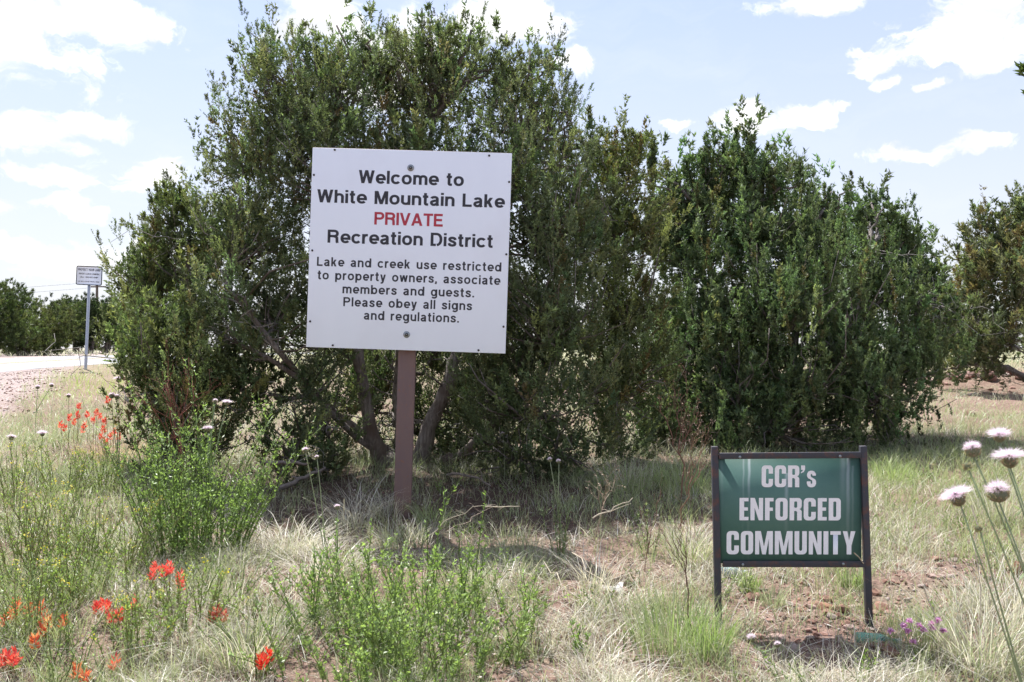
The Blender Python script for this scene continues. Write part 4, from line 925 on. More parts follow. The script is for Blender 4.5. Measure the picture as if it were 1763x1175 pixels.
# ------------------------------------------------------------------ stones
def rock_mesh(seed, flat=.6, name='stone', col=(.30, .16, .11)):
    import bmesh
    r = random.Random(seed); bm = bmesh.new(); bmesh.ops.create_icosphere(bm, subdivisions=2 if name == 'rock' else 1, radius=1)
    cuts = [(Vector((r.gauss(0, 1), r.gauss(0, 1), r.gauss(0, 1))).normalized(), r.uniform(.55, .85)) for _ in range(7)]
    for v in bm.verts:
        v.co *= r.uniform(.88, 1.1)
        for nn, k in cuts:
            dd = v.co.dot(nn)
            if dd > k: v.co -= nn * (dd - k) * .9
        v.co.z *= flat
    me = bpy.data.meshes.new(name); bm.to_mesh(me); bm.free()
    a = me.attributes.new('tint', 'FLOAT_COLOR', 'POINT')
    for d_ in a.data:
        k = r.uniform(.8, 1.2); d_.color = (col[0] * k, col[1] * k, col[2] * k, 1)
    me.materials.append(M['rock']); return me
SM = [rock_mesh(k, r_, 'stone', c) for k, (r_, c) in enumerate(((.6, (.34, .18, .13)), (.5, (.40, .24, .19)), (.7, (.28, .15, .11)), (.55, (.42, .29, .25)), (.45, (.36, .20, .15)), (.6, (.46, .36, .32))))]
def stone(x, y, s):
    o = bpy.data.objects.new('stone', rnd.choice(SM)); COL.objects.link(o); o.parent = ground
    o.location = (x, y, gz1(x, y) + s * .12); o.rotation_euler = (rnd.uniform(-.3, .3), rnd.uniform(-.3, .3), rnd.uniform(0, 6.3)); o.scale = (s * rnd.uniform(.8, 1.3), s * rnd.uniform(.8, 1.2), s * rnd.uniform(.7, 1.1))
for k in range(200):
    b = rnd.choices(BARE[:7], [5, 4, 6, 2, 2, 2, 1])[0]
    px_, py_ = rnd.gauss(b[0], b[2] * .75), rnd.gauss(b[1], b[3] * .8)
    if py_ < 930 or py_ > 1200: continue
    p = ground_at(px_, py_); stone(p[0], p[1], abs(rnd.gauss(0, 1)) * .014 + .012)
for k in range(60):
    p = foot(rnd.gauss(1695, 60), rnd.gauss(18.3, .6)); stone(p[0], p[1], rnd.uniform(.05, .13))
# finer pebbles: a mass
A = Acc(); x, y, z = scatter(30000, 3.0, 7.5, 1.0); px, py = toscreen(x, y, z)
m = rng.random(len(x)) < (.03 + .5 * blobs(px, py, BARE)); x, y, z = keep(m, x, y, z)
y2 = rng.uniform(9, 26, 9000); x2 = rng.uniform(-12.3, -3.6, 9000); m = ongravel(x2, y2); x2, y2 = x2[m], y2[m]; x = np.concatenate([x, x2]); y = np.concatenate([y, y2]); z = gz(x, y); n = len(x)
oct_ = np.array([(1, 0, 0), (0, 1, 0), (-1, 0, 0), (0, -1, 0), (0, 0, .8), (0, 0, -.8)], float); of = np.array([(0, 1, 4), (1, 2, 4), (2, 3, 4), (3, 0, 4), (1, 0, 5), (2, 1, 5), (3, 2, 5), (0, 3, 5)])
s = rng.uniform(.004, .011, n) * np.where(y > 8.5, 2.3, 1); an = rng.uniform(0, 6.28, n); ca, sa = np.cos(an), np.sin(an)
V = oct_[None] * s[:, None, None] * rng.uniform(.6, 1.3, (n, 6, 1)); V = np.stack([V[..., 0] * ca[:, None] - V[..., 1] * sa[:, None], V[..., 0] * sa[:, None] + V[..., 1] * ca[:, None], V[..., 2]], -1) + np.stack([x, y, z + s * .3], 1)[:, None]
A.add(V.reshape(-1, 3), (np.arange(n)[:, None, None] * 6 + of[None]).reshape(-1, 3), np.repeat(pick([(.32, .17, .12), (.42, .29, .24), (.5, .42, .38), (.24, .13, .10)], n), 6, 0))
tag(A.build('pebbles', M['rock']), 'small reddish pebbles on the bare soil and the gravel shoulder', 'pebbles', kind='stuff')
def rock(px_, py_, sx_, sz_, label, seed, col=(.30, .17, .12), d=None):
    p = ground_at(px_, py_) if d is None else foot(px_, d); o = bpy.data.objects.new('rock', rock_mesh(seed, 1., 'rock', col)); COL.objects.link(o); o.location = (p[0], p[1], p[2] + sz_ * .25)
    o.scale = (sx_, sx_ * .8, sz_); o.rotation_euler = (0, 0, rnd.uniform(0, 6.3)); tag(o, label, 'rock'); return o
rock(1068, 1003, .075, .05, 'rounded brown rock beside the white paper scrap', 51, (.33, .24, .17))
rock(1420, 1062, .045, .022, 'flat rusty red rock under the middle of the green sign', 52, (.38, .19, .12))
rock(1305, 1027, .04, .028, 'reddish rock on bare soil just right of the green sign left post', 53, (.40, .22, .17))
rock(1515, 1052, .045, .03, 'reddish rock on the soil just right of the green sign right post', 54, (.38, .19, .14))
rock(1757, 1000, .05, .06, 'dark rusty rock at the right edge below the big thistles', 55, (.26, .11, .07))
for k, (px_, d, s_, lb) in enumerate(((1640, 18.2, .30, 'leftmost reddish boulder of the low rock pile beyond the field'), (1672, 18.4, .24, 'small reddish boulder second from the left in the far rock pile'), (1700, 18.1, .34, 'dark reddish boulder in the middle of the far rock pile'), (1735, 18.6, .3, 'pinkish boulder near the right end of the far rock pile'), (1760, 18.0, .26, 'reddish boulder at the right edge of the photo in the far rock pile'), (1685, 19.2, .28, 'reddish boulder behind the others in the far rock pile'))):
    rock(px_, 0, s_ * .75, s_ * .42, lb, 60 + k, (.30, .17, .14), d)
rock(1668, 0, .10, .07, 'small brown broken rock alone in the right-hand field grass', 70, (.22, .10, .08), 12.6)

# ------------------------------------------------------------------ leafy plants
def sprout(A, base, nst, hgt, spread, rb, leafL, leafW, col, stemcol=(.16, .22, .07), nodes=40, side=2, jit=.12, r=None, seed=0, lean=(0, 0), bare=.1, flowers=None, minh=.55, wobl=.07):
    base = np.array(base, float); lp, ld, lc, ll = [], [], [], []
    for k in range(nst):
        a = rng.uniform(0, 6.28); q = rng.random() ** .6; b = base + np.array([math.cos(a) * rb * q, math.sin(a) * rb * q, 0]); b[2] = gz1(b[0], b[1]) - .01
        hh = hgt * rng.uniform(minh, 1.0) * (1.08 - .35 * q); out = np.array([math.cos(a), math.sin(a), 0]) * spread * q * hh + np.array([lean[0], lean[1], 0]) * hh + np.append(rng.normal(0, wobl, 2) * hh, 0)
        s = np.linspace(0, 1, 8)[:, None]; P = b + out * s ** 1.3 + np.array([0, 0, 1]) * hh * (s - .12 * s ** 2 * np.linalg.norm(out) / hh); P += rng.normal(0, .006, P.shape) * s
        tube(A, P, np.linspace(.0022, .0009, 8) * (1 + hgt), 3, np.array(stemcol) * rng.uniform(.8, 1.3))
        axes = [(P, bare)]
        for _ in range(side):
            i0 = rng.integers(1, 7); aa = rng.uniform(0, 6.28); L = hh * rng.uniform(.10, .30); e = P[i0] + np.array([math.cos(aa) * .5, math.sin(aa) * .5, .85]) * L
            Q = wob(P[i0], e, 4, .04); tube(A, Q, [.0014, .0012, .001, .0008], 3, stemcol); axes.append((Q, .1))
        for Q, b0 in axes:
            n_ = max(5, int(nodes * np.linalg.norm(Q[-1] - Q[0]) / hgt)); tt = rng.uniform(b0, 1.0, n_); i_ = tt * (len(Q) - 1); j0 = np.minimum(i_.astype(int), len(Q) - 2); f = (i_ - j0)[:, None]
            p = Q[j0] * (1 - f) + Q[j0 + 1] * f; ax = nrm(Q[j0 + 1] - Q[j0]); rr_ = rng.normal(size=(n_, 3)); rr_[:, 2] *= .4
            lp.append(p); ld.append(ax * .75 + nrm(rr_) * .8); lc.append(np.clip(np.asarray(col) * rng.normal(1, .15) * rng.normal(1, .16, (n_, 1)).clip(.5, 1.6) * (.75 + .45 * tt[:, None]), .01, .9)); ll.append(leafL * rng.uniform(.6, 1.2, n_) * (1.1 - .35 * tt))
        if flowers is not None: flowers.append(P[-1])
    p, d, c, L = map(np.concatenate, (lp, ld, lc, ll)); kites(A, p, d, L, leafW * L / leafL, c, .12)
def plant(name, label, cat, base, group=None, partname='foliage', **kw):
    base = np.asarray(base, float); root = thing(name, label, cat, tuple(base), group); A = Acc(); sprout(A, base, **kw); A.build(partname, M['leaf'], root, base); return root
LG = (.22, .33, .095)
plant('leafy_shrub', 'big bright green leafy shrub at the left in front of the junipers', 'shrub', foot(338, 5.0), nst=90, hgt=.99, spread=.42, rb=.27, leafL=.024, leafW=.0085, col=(.25, .36, .12), nodes=64, side=10, minh=.25, wobl=.15)
plant('leafy_shrub', 'low bright green leafy shrub at the bottom centre below the white sign', 'shrub', foot(690, 3.75), nst=165, hgt=.47, spread=.45, rb=.50, leafL=.021, leafW=.0105, col=(.27, .37, .13), stemcol=(.24, .30, .12), nodes=44, side=6, minh=.2, wobl=.28)
for k, (px_, d, hh) in enumerate(((735, 4.0, .66), (795, 4.0, .60), (585, 4.15, .60), (820, 4.2, .58), (625, 4.0, .55), (540, 3.9, .50), (905, 3.9, .38), (1005, 3.7, .2))):
    plant('leafy_stalk', ('tall', 'slender', 'upright', 'leaning', 'thin', 'side', 'short', 'lowest')[k] + ' green leafy stalk rising %s' % ('right in front of the brown post', 'just right of the brown post', 'left of the brown post', 'well right of the brown post', 'just left of the brown post', 'at the left edge of the low shrub', 'at the right edge of the low shrub', 'from dry grass right of the low shrub')[k], 'plant', foot(px_, d), 'leafy stalks around the low shrub', nst=3, hgt=hh, spread=.12, rb=.03, leafL=.026, leafW=.009, col=LG, nodes=60, side=2)
# wispy weeds at the left with yellow tips
yl = []
for k, (px_, py_, hh) in enumerate(((30, 1010, .62), (95, 990, .55), (150, 1000, .48), (200, 1010, .55), (60, 1120, .42), (230, 1130, .30), (330, 1100, .33), (130, 1060, .35), (20, 880, .5), (110, 860, .45), (180, 850, .38))):
    fl = []; kw = dict(nst=20, hgt=hh, spread=.45, rb=.13, leafL=.020, leafW=.007, col=(.24, .33, .11), stemcol=(.28, .27, .12), nodes=44, side=4, flowers=fl, wobl=.16)
    b = ground_at(px_, py_); w_ = plant('wispy_weed', 'wispy green weed with yellow flowers, %s' % ('at the left edge of the photo', 'left of the big shrub, second from the edge', 'between the edge weeds and the big shrub', 'touching the left side of the big shrub', 'among the orange flowers bottom left', 'between the two lowest red flower groups', 'low in the grass under the big shrub', 'behind the bottom left orange flowers', 'far left above the others', 'above the left weeds near the gravel', 'next to the far patch of red flowers')[k], 'weed', b, 'wispy weeds at the left', **kw)
    A = Acc(); P = np.array([f for f in fl if rng.random() < .55] or fl[:1]); P = np.repeat(P, 7, 0) + rng.normal(0, .008, (len(P) * 7, 3)) - np.array([0, 0, .01]); n = len(P)
    kites(A, P, rng.normal(size=(n, 3)) + [0, 0, .6], rng.uniform(.007, .013, n), .006, pick([(.75, .66, .06), (.70, .68, .18)], n)); A.build('yellow_flower', M['petal'], w_, b)
# silvery weeds at middle
for k, (px_, d, hh, lb) in enumerate(((965, 4.9, .42, 'silvery green upright weed between the two signs'), (1240, 4.5, .16, 'small green herb behind the left post of the green sign'), (1290, 4.5, .16, 'small green herb behind the lower rail of the green sign'), (1120, 5.2, .30, 'green herb left of the green sign near the shade'))):
    plant('weed', lb, 'weed', foot(px_, d), None, nst=6, hgt=hh, spread=.4, rb=.05, leafL=.022, leafW=.006, col=(.30, .36, .20), nodes=40, side=2)
# low forbs as a mass
A = Acc(); cnt = 0
while cnt < 560:
    u = rng.random(); y = 3.1 * (10 / 3.1) ** u; x = rng.uniform(-1, 1) * (.6 * y + .5); z = gz1(x, y); qx, qy = toscreen(x, y, z); qx, qy = np.array([qx]), np.array([qy])
    if rng.random() > .18 + .9 * float(blobs(qx, qy, GREEN)[0]) - .5 * float(blobs(qx, qy, BARE)[0]): continue
    if bool(ongravel(np.array([x]), np.array([y]))[0]): continue
    cnt += 1; sh = rng.random(); sprout(A, (x, y, z), nst=rng.integers(3, 7), hgt=rng.uniform(.07, .2) * (1.7 if x < -.25 * y and y < 8 else 1), spread=.9, rb=.05, leafL=.017, leafW=.007, col=((.22, .32, .09) if sh < .6 else (.30, .36, .2)), nodes=16, side=0)
tag(A.build('low_weeds', M['leaf']), 'low green herbs scattered through the dry grass', 'weeds', kind='stuff')

# ------------------------------------------------------------------ grass tufts one can pick out
def tuft(px_, py_, n, hh, spr, cols, label, lean=.35, curl=.5, droop=.15, w=.003, group=None, dirx=None):
    b = ground_at(px_, py_); a = rng.uniform(0, 6.28, n); q = rng.random(n) ** .5 * spr; x = b[0] + np.cos(a) * q; y = b[1] + np.sin(a) * q
    P = np.stack([x, y, gz(x, y) - .01], 1); A = Acc(); aa = a + rng.normal(0, .7, n)
    if dirx is not None: aa = dirx + rng.normal(0, .6, n)
    c = pick(cols, n); blades(A, P, hh * rng.uniform(.5, 1.05, n), w * rng.uniform(.7, 1.3, n), rng.uniform(0, 1, n) * lean, rng.uniform(.2, 1, n) * curl, aa, c, tipcol=c * 1.15, droop=rng.uniform(0, 1, n) * droop)
    o = A.build('grass_tuft', M['grass'], None, tuple(b)); tag(o, label, 'grass', group); return o
BG = [(.27, .38, .11), (.34, .44, .16), (.22, .32, .10)]
tuft(1160, 1130, 330, .27, .16, BG + GREY, 'bright green grass tuft left of the green sign at the bottom', .3, .3)
tuft(1215, 1150, 160, .22, .09, BG, 'smaller bright green tuft right beside the big bright one')
tuft(1290, 1010, 150, .13, .05, BG, 'small green tuft on bare soil right of the left sign post', .3, .3)
tuft(1470, 1020, 200, .16, .06, BG + GREY, 'green tuft on the soil just left of the right sign post', .3, .4)
tuft(1330, 1045, 100, .14, .05, GREY, 'sparse grey-green tuft under the green sign on red soil')
tuft(1690, 1155, 330, .34, .13, STRAW + GREY, 'large pale dry grass tuft right of the pink flowers', .5, .7, .3)
tuft(1745, 1090, 260, .38, .16, STRAW, 'tall straw tuft at the right edge under the thistles', .4, .7, .3)
tuft(1720, 900, 260, .30, .15, STRAW + GREY, 'straw and green tuft behind the thistle stems')
tuft(1540, 835, 260, .22, .14, [(.30, .42, .12), (.36, .44, .18)], 'bright green tuft just right of the green sign top corner')
tuft(1600, 1085, 160, .10, .10, BG + GREY, 'green tuft with the pink flowers standing in it')
tuft(500, 955, 300, .34, .17, STRAW, 'drooping straw tuft between the big shrub and the post', .9, 1.5, .7)
tuft(610, 900, 180, .32, .12, STRAW, 'dry straggly tuft at the foot of the brown post on the left', .7, 1.2, .5)
tuft(700, 925, 260, .20, .16, STRAW + GREY, 'low mixed tuft hiding the foot of the brown post', .7, .9, .4)
tuft(665, 895, 160, .22, .10, GREY + STRAW, 'grey grass tuft against the left side of the brown post', .6, .8, .3)
tuft(745, 900, 160, .20, .10, GREY + GREENS, 'grey green grass tuft against the right side of the brown post', .6, .8, .3)
tuft(560, 1010, 260, .22, .14, STRAW, 'low straw tuft above the low green shrub', .9, 1.3, .6)
tuft(1190, 960, 260, .26, .12, STRAW + BG, 'mixed straw and green tuft just left of the green sign', .5, .7, .3)
tuft(1080, 850, 300, .30, .2, BG + STRAW, 'sunlit green and straw tuft in the gap between the trees', .4, .6, .2)
tuft(1180, 850, 300, .32, .2, BG + GREY, 'sunlit green tuft behind the upper left corner of the green sign', .3, .5, .2)
tuft(1030, 1010, 120, .26, .1, STRAW, 'dry bent tuft above the white paper scrap', .8, 1.0, .3)
tuft(430, 1150, 320, .24, .12, BG + STRAW, 'green tuft at the bottom beside the lone red flower', .4, .6, .2)
tuft(230, 960, 240, .30, .12, GREY + STRAW, 'grey-green tuft at the left foot of the big shrub', .7, 1.0, .4)
tuft(210, 790, 420, .30, .35, [(.58, .44, .28), (.62, .50, .34)], 'pale orange-straw grass patch below the far red flowers', .4, .6, .2)

# ------------------------------------------------------------------ paintbrush flowers
def paintbrush(px_, py_, heads, d, label, col=(.84, .13, .085), scl=1.):
    """heads: pixel positions of the flower heads; the plant stands at depth d"""
    b = foot(px_, d); root = thing('paintbrush_flower', label, 'wildflower', tuple(b), 'red wildflowers at the left'); S = Acc(); Lf = Acc()
    for (hx, hy) in heads:
        dd = d + rng.normal(0, .05); tp = np.array(at(hx, hy, dd)); g0 = gz1(tp[0], tp[1]); s0 = np.array([b[0] + (tp[0] - b[0]) * .45, b[1] + rng.normal(0, .02), 0]); s0[2] = gz1(s0[0], s0[1])
        if tp[2] < g0 + .07: tp[2] = g0 + .07
        Q = wob(s0, tp - [0, 0, .02], 6, .02); tube(S, Q, np.linspace(.0022, .0016, 6), 4, (.22, .13, .06))
        n = 16; i_ = rng.integers(1, 5, n); kites(Lf, Q[i_] + rng.normal(0, .003, (n, 3)), rng.normal(0, .6, (n, 3)) + [0, 0, .6], .03, .005, pick([(.20, .28, .09), (.28, .24, .1)], n))
        H = Acc(); n = 34; tt = rng.random(n); aa = rng.uniform(0, 6.28, n); rad = np.stack([np.cos(aa), np.sin(aa), np.zeros(n)], 1)
        p = tp + np.stack([np.zeros(n), np.zeros(n), (tt - .6) * .045 * scl], 1) + rad * .003; dr = rad * (1.15 - .8 * tt[:, None]) + np.array([0, 0, .75]); cc = np.clip(pick([col, (col[0], col[1] * 2.0, col[2] * 2.0), (col[0] * .85, col[1] * .7, col[2])], n, .1), 0, .95)
        kites(H, p, dr, rng.uniform(.020, .034, n) * scl, .0085 * scl, cc, .15); H.build('flower_head', M['petal'], root, b)
    S.build('stem', M['leaf'], root, b); Lf.build('leaves', M['leaf'], root, b); return root
OR = (.84, .22, .09)
paintbrush(285, 1010, [(262, 990), (270, 978), (283, 984), (293, 979), (310, 995), (312, 1008)], 4.15, 'coral red flowers at the foot of the big green shrub')
paintbrush(190, 1110, [(180, 1092), (192, 1074), (205, 1062), (168, 1096), (200, 1104), (186, 1066)], 3.9, 'brightest red flower cluster near the bottom left')
paintbrush(235, 1090, [(234, 1066)], 3.95, 'single small red flower just right of the brightest cluster')
paintbrush(30, 1090, [(10, 1068), (28, 1045), (50, 1052), (62, 1056), (75, 1068), (22, 1075), (70, 1085)], 3.85, 'orange flower cluster at the left edge, upper of two', OR)
paintbrush(70, 1130, [(60, 1105), (82, 1112), (74, 1122), (110, 1103)], 3.7, 'scattered orange flowers under the left edge cluster', OR)
paintbrush(15, 1172, [(4, 1142), (22, 1138), (12, 1160), (28, 1158)], 3.5, 'red flowers in the very bottom left corner')
paintbrush(372, 1120, [(372, 1086), (366, 1100), (384, 1098)], 3.9, 'dusty pinkish red flower below the big shrub', (.62, .16, .10))
paintbrush(455, 1180, [(454, 1142), (462, 1152), (448, 1160)], 3.45, 'lone vivid red flower at the bottom left of the low green shrub', (.86, .08, .045))
paintbrush(140, 1190, [(132, 1168), (146, 1172)], 3.4, 'orange red flower cut by the bottom edge', OR)
paintbrush(200, 1190, [(198, 1166)], 3.4, 'small red flower cut by the bottom edge, right of the orange one')
paintbrush(125, 760, [(112, 738), (128, 728), (120, 720), (105, 733), (134, 716), (142, 741), (136, 700)], 8.6, 'far red flowers left of the far patch', (.80, .14, .08), 1.15)
paintbrush(165, 765, [(150, 715), (166, 712), (160, 724), (172, 718), (146, 733)], 8.4, 'far red flowers in the middle of the far patch', (.80, .14, .08), 1.15)
paintbrush(190, 775, [(178, 740), (190, 752), (182, 760), (196, 745), (186, 690), (174, 752), (204, 752), (180, 726)], 8.2, 'far red flowers right of the far patch beside the shrub', (.80, .14, .08), 1.15)

# ------------------------------------------------------------------ thistles
def thistle(base, heads, label, d, sr=.003, group='pale thistles', scol=(.30, .36, .24)):
    """heads: (px, py, radius_m, kind, lean) kinds: open, half, bud"""
    base = np.array(base, float); root = thing('thistle', label, 'thistle', tuple(base), group); S = Acc()
    hub = None
    for k, (hx, hy, r, kind, tilt, dd) in enumerate(heads):
        tp = np.array(at(hx, hy, dd)); ax = nrm(np.array([tilt, rng.normal(0, .15), 1.]))
        st = tp - ax * r * 1.6
        b = base if hub is None or rng.random() < .3 else hub
        mid = b + (st - b) * .6 + np.append(rng.normal(0, .01, 2), 0) - np.array([0, 0, 0]); mid[:2] += (st[:2] - b[:2]) * -.08
        tt = np.linspace(0, 1, 9)[:, None]; Q = (1 - tt) ** 2 * b + 2 * tt * (1 - tt) * mid + tt ** 2 * st; tube(S, Q, np.linspace(sr * 1.3, sr * .8, 9), 6, scol)
        if hub is None: hub = Q[4]
        n = 14; i_ = rng.integers(0, 7, n); kites(S, Q[i_], rng.normal(0, .7, (n, 3)) + [0, 0, .3], r * 1.6, r * .35, pick([(.30, .38, .22)], n), .1)
        H = Acc(); a1 = nrm(np.cross(ax, [.2, 1, .1])); a2 = np.cross(ax, a1); NS, NR = 12, 7; wq = .58 if kind == 'open' else .8
        prof = [(0, .18), (.18, .75), (.45, 1.0), (.8, .98), (1.1, .8), (1.35, .62), (1.5, .4)]
        v = [st + ax * r * t_ * 1.0 + (math.cos(j * 6.283 / NS) * a1 + math.sin(j * 6.283 / NS) * a2) * r * q * wq for t_, q in prof for j in range(NS)]; f = []
        for i in range(NR - 1):
            for j in range(NS): a_, b_, c_, d_ = i * NS + j, i * NS + (j + 1) % NS, (i + 1) * NS + (j + 1) % NS, (i + 1) * NS + j; f += [(a_, b_, c_), (a_, c_, d_)]
        H.add(v, f, (.20, .22, .13))
        n = 170; t_ = rng.uniform(.05, 1.3, n); q = np.interp(t_, [p_[0] for p_ in prof], [p_[1] for p_ in prof]); an = rng.uniform(0, 6.28, n); rd = np.cos(an)[:, None] * a1 + np.sin(an)[:, None] * a2
        slivers(H, st + ax * (r * t_)[:, None] + rd * (r * q * wq * .97)[:, None], rd * .9 + ax * .8, r * rng.uniform(.25, .5, n), r * .10, pick([(.30, .30, .17), (.52, .46, .34), (.34, .22, .20)], n)); hd = H.build('flower_head', M['leaf'], root, base)
        if kind != 'bud':
            Fl = Acc(); n = 700; an = rng.uniform(0, 6.28, n); rd = np.cos(an)[:, None] * a1 + np.sin(an)[:, None] * a2; q = rng.random(n); opn = 1.7 if kind == 'open' else 1.2
            th = np.arccos(1 - q * (1.15 if kind == 'half' else .95)); sq = .62 if kind == 'open' else .95
            p = st + ax * r * 1.22 + rd * (q * r * (.35 if kind == 'open' else .3))[:, None]; dr = ax * (np.cos(th) * sq)[:, None] + rd * (np.sin(th) * (1.25 if kind == 'open' else 1.))[:, None] + rng.normal(0, .12, (n, 3)); dl = np.linalg.norm(dr, axis=1)
            cc = pick([(.92, .89, .92), (.88, .80, .88), (.84, .70, .82), (.93, .92, .93)] if kind != 'white' else [(.86, .84, .80)], n, .05)
            slivers(Fl, p, dr, r * rng.uniform(.7, 1.1, n) * dl * (1.2 if kind == 'open' else .95), r * .085, cc); fl = Fl.build('florets', M['petal'], root, base)
    S.build('stem', M['leaf'], root, base); return root
g0 = foot(2050, 1.75)
thistle((1.05, 1.55, gz1(1.05, 1.55)), [(1642, 845, .0170, 'open', -.45, 1.55), (1680, 905, .0075, 'bud', -.7, 1.55)], 'thistle with the lowest, widest pale pink head, nearest the green sign', 1.5, .0015)
thistle((1.12, 1.50, gz1(1.12, 1.5)), [(1716, 835, .0175, 'half', -.15, 1.5), (1662, 796, .0085, 'bud', -.4, 1.52), (1672, 765, .0135, 'half', -.2, 1.55)], 'thistle with three brownish half-open heads, middle of the right group', 1.5, .0015)
thistle((1.16, 1.6, gz1(1.16, 1.6)), [(1737, 778, .0175, 'open', -.1, 1.6), (1720, 742, .0135, 'open', -.15, 1.7)], 'thistle with the two highest pink heads at the right edge', 1.55, .0015)
LT = [((60, 690), [(65, 664, .024, 'half', .1), (89, 661, .024, 'half', .1)], 10, 'pair of pale thistle heads over the gravel at the left'), ((205, 720), [(204, 650, .026, 'open', 0), (193, 678, .024, 'half', 0), (202, 680, .022, 'half', 0)], 7.4, 'thistle with three heads against the left end of the thicket'),
      ((22, 800), [(20, 750, .024, 'open', 0)], 7.2, 'single white thistle head at the left edge of the photo'), ((73, 800), [(73, 743, .025, 'open', .1)], 7.4, 'single pale thistle head left of the far red flowers'), ((118, 720), [(118, 679, .022, 'half', 0)], 9.5, 'small faint thistle head above the far red flowers'),
      ((358, 900), [(358, 735, .019, 'open', 0), (371, 688, .013, 'half', 0), (391, 690, .018, 'open', .1)], 5.1, 'thistle with three pinkish heads standing in the big shrub')]
for (bp, hd, d, lb) in LT: thistle(foot(bp[0], d), [(a, b, r, k_, t_, d + .02 * j) for j, (a, b, r, k_, t_) in enumerate(hd)], lb, d, .0028)
for (bp, hd, d, lb) in [((562, 930), [(525, 772, .0155), (545, 785, .011)], 4.9, 'tall thistle with two round heads left of the brown post'), ((582, 940), [(580, 870, .014)], 4.6, 'short thistle with one round pale head left of the brown post'), ((975, 960), [(946, 789, .013), (961, 792, .012)], 5.0, 'tall thistle with two round seed heads right of the white sign'),
                        ((868, 850), [(865, 745, .013)], 7.0, 'thistle head in the shade below the right corner of the white sign'), ((1330, 1150), [(1293, 1094, .016), (1338, 1106, .012)], 3.55, 'white fluffy seed head lying over at the foot of the green sign')]:
    thistle(foot(bp[0], d), [(a, b, r, 'half', -.2, d + .02 * j) for j, (a, b, r) in enumerate(hd)], lb, d, .0026, 'seed-head thistles', (.34, .38, .26))

# ------------------------------------------------------------------ small flowers
def daisy(px_, py_, hh, r, col, name, label, group, ctr=(.65, .5, .1)):
    b = ground_at(px_, py_ + 25); A = Acc(); tp = b + np.array([rng.normal(0, .015), rng.normal(0, .015), hh]); tube(A, wob(b, tp, 4, .04), [.0012] * 4, 3, (.25, .32, .12)); n = 11
    an = np.arange(n) * 6.283 / n; kites(A, np.repeat(tp[None], n, 0), np.stack([np.cos(an), np.sin(an), np.full(n, .35)], 1), r, r * .5, pick([col], n, .06)); n = 8
    kites(A, tp + rng.normal(0, .002, (n, 3)), rng.normal(0, .4, (n, 3)) + [0, 0, 1], r * .4, r * .3, pick([ctr], n)); root = A.build(name, M['petal'], None, tuple(b)); tag(root, label, 'flower', group); return root
DS = [(978, 972), (1008, 965), (872, 968), (861, 990), (898, 975), (913, 1022), (820, 1021), (836, 1033), (880, 1030), (892, 1020), (850, 1010), (782, 1050), (700, 1150), (735, 1146), (845, 1115), (857, 1140), (828, 1160), (630, 1170), (585, 1153), (595, 1150), (1106, 905), (1112, 872), (1130, 880), (1120, 865), (1190, 850)]
for (a, b) in DS: daisy(a, b, .05, .010, (.84, .80, .76), 'white_flower', 'tiny white flower, one of a scatter right of the low green shrub' if (b < 1060 and b > 940) else ('tiny white flower low in the bottom edge grass below the low green shrub' if b > 1060 else 'tiny white flower on a thin stalk in the tree shade left of the green sign'), 'tiny white flowers')
PF = [(1534, 1087), (1556, 1078), (1566, 1070), (1563, 1087), (1583, 1078), (1590, 1086), (1604, 1075), (1615, 1068), (1606, 1083), (1624, 1087), (1572, 1106)]
b = ground_at(1580, 1150); root = thing('pink_wildflower', 'clump of small mauve pink flowers to the right of the green sign', 'wildflower', tuple(b)); S = Acc(); db = b[1]
for (hx, hy) in PF:
    tp = np.array(at(hx, hy, db)); s0 = b + (tp - b) * [.5, .5, 0]; tube(S, wob(s0, tp, 4, .04), [.0014] * 4, 3, (.25, .34, .12)); H = Acc(); n = 60
    dr = nrm(rng.normal(size=(n, 3)) + [0, 0, .7]); kites(H, np.repeat(tp[None], n, 0), dr * [1, 1, .6], rng.uniform(.012, .018, n), .0075, pick([(.78, .45, .70), (.84, .60, .78), (.70, .36, .62)], n)); H.build('flower_head', M['petal'], root, b)
    n = 14; kites(S, np.repeat(s0[None], n, 0) + rng.normal(0, .01, (n, 3)), rng.normal(0, .6, (n, 3)) + [0, 0, 1], .03, .005, pick(GREENS, n))
S.build('stem', M['leaf'], root, b)
b = ground_at(838, 1005); root = thing('pink_wildflower', 'two small pink flower heads below the brown post, right of it', 'wildflower', tuple(b)); S = Acc()
for (hx, hy) in ((826, 985), (862, 985), (855, 980)):
    tp = np.array(at(hx, hy, b[1])); tube(S, wob(b, tp, 4, .04), [.0014] * 4, 3, (.25, .34, .12)); H = Acc(); n = 40
    kites(H, np.repeat(tp[None], n, 0), rng.normal(size=(n, 3)) * [1, 1, .5], .012, .006, pick([(.70, .42, .62), (.74, .6, .76)], n)); H.build('flower_head', M['petal'], root, b)
S.build('stem', M['leaf'], root, b)

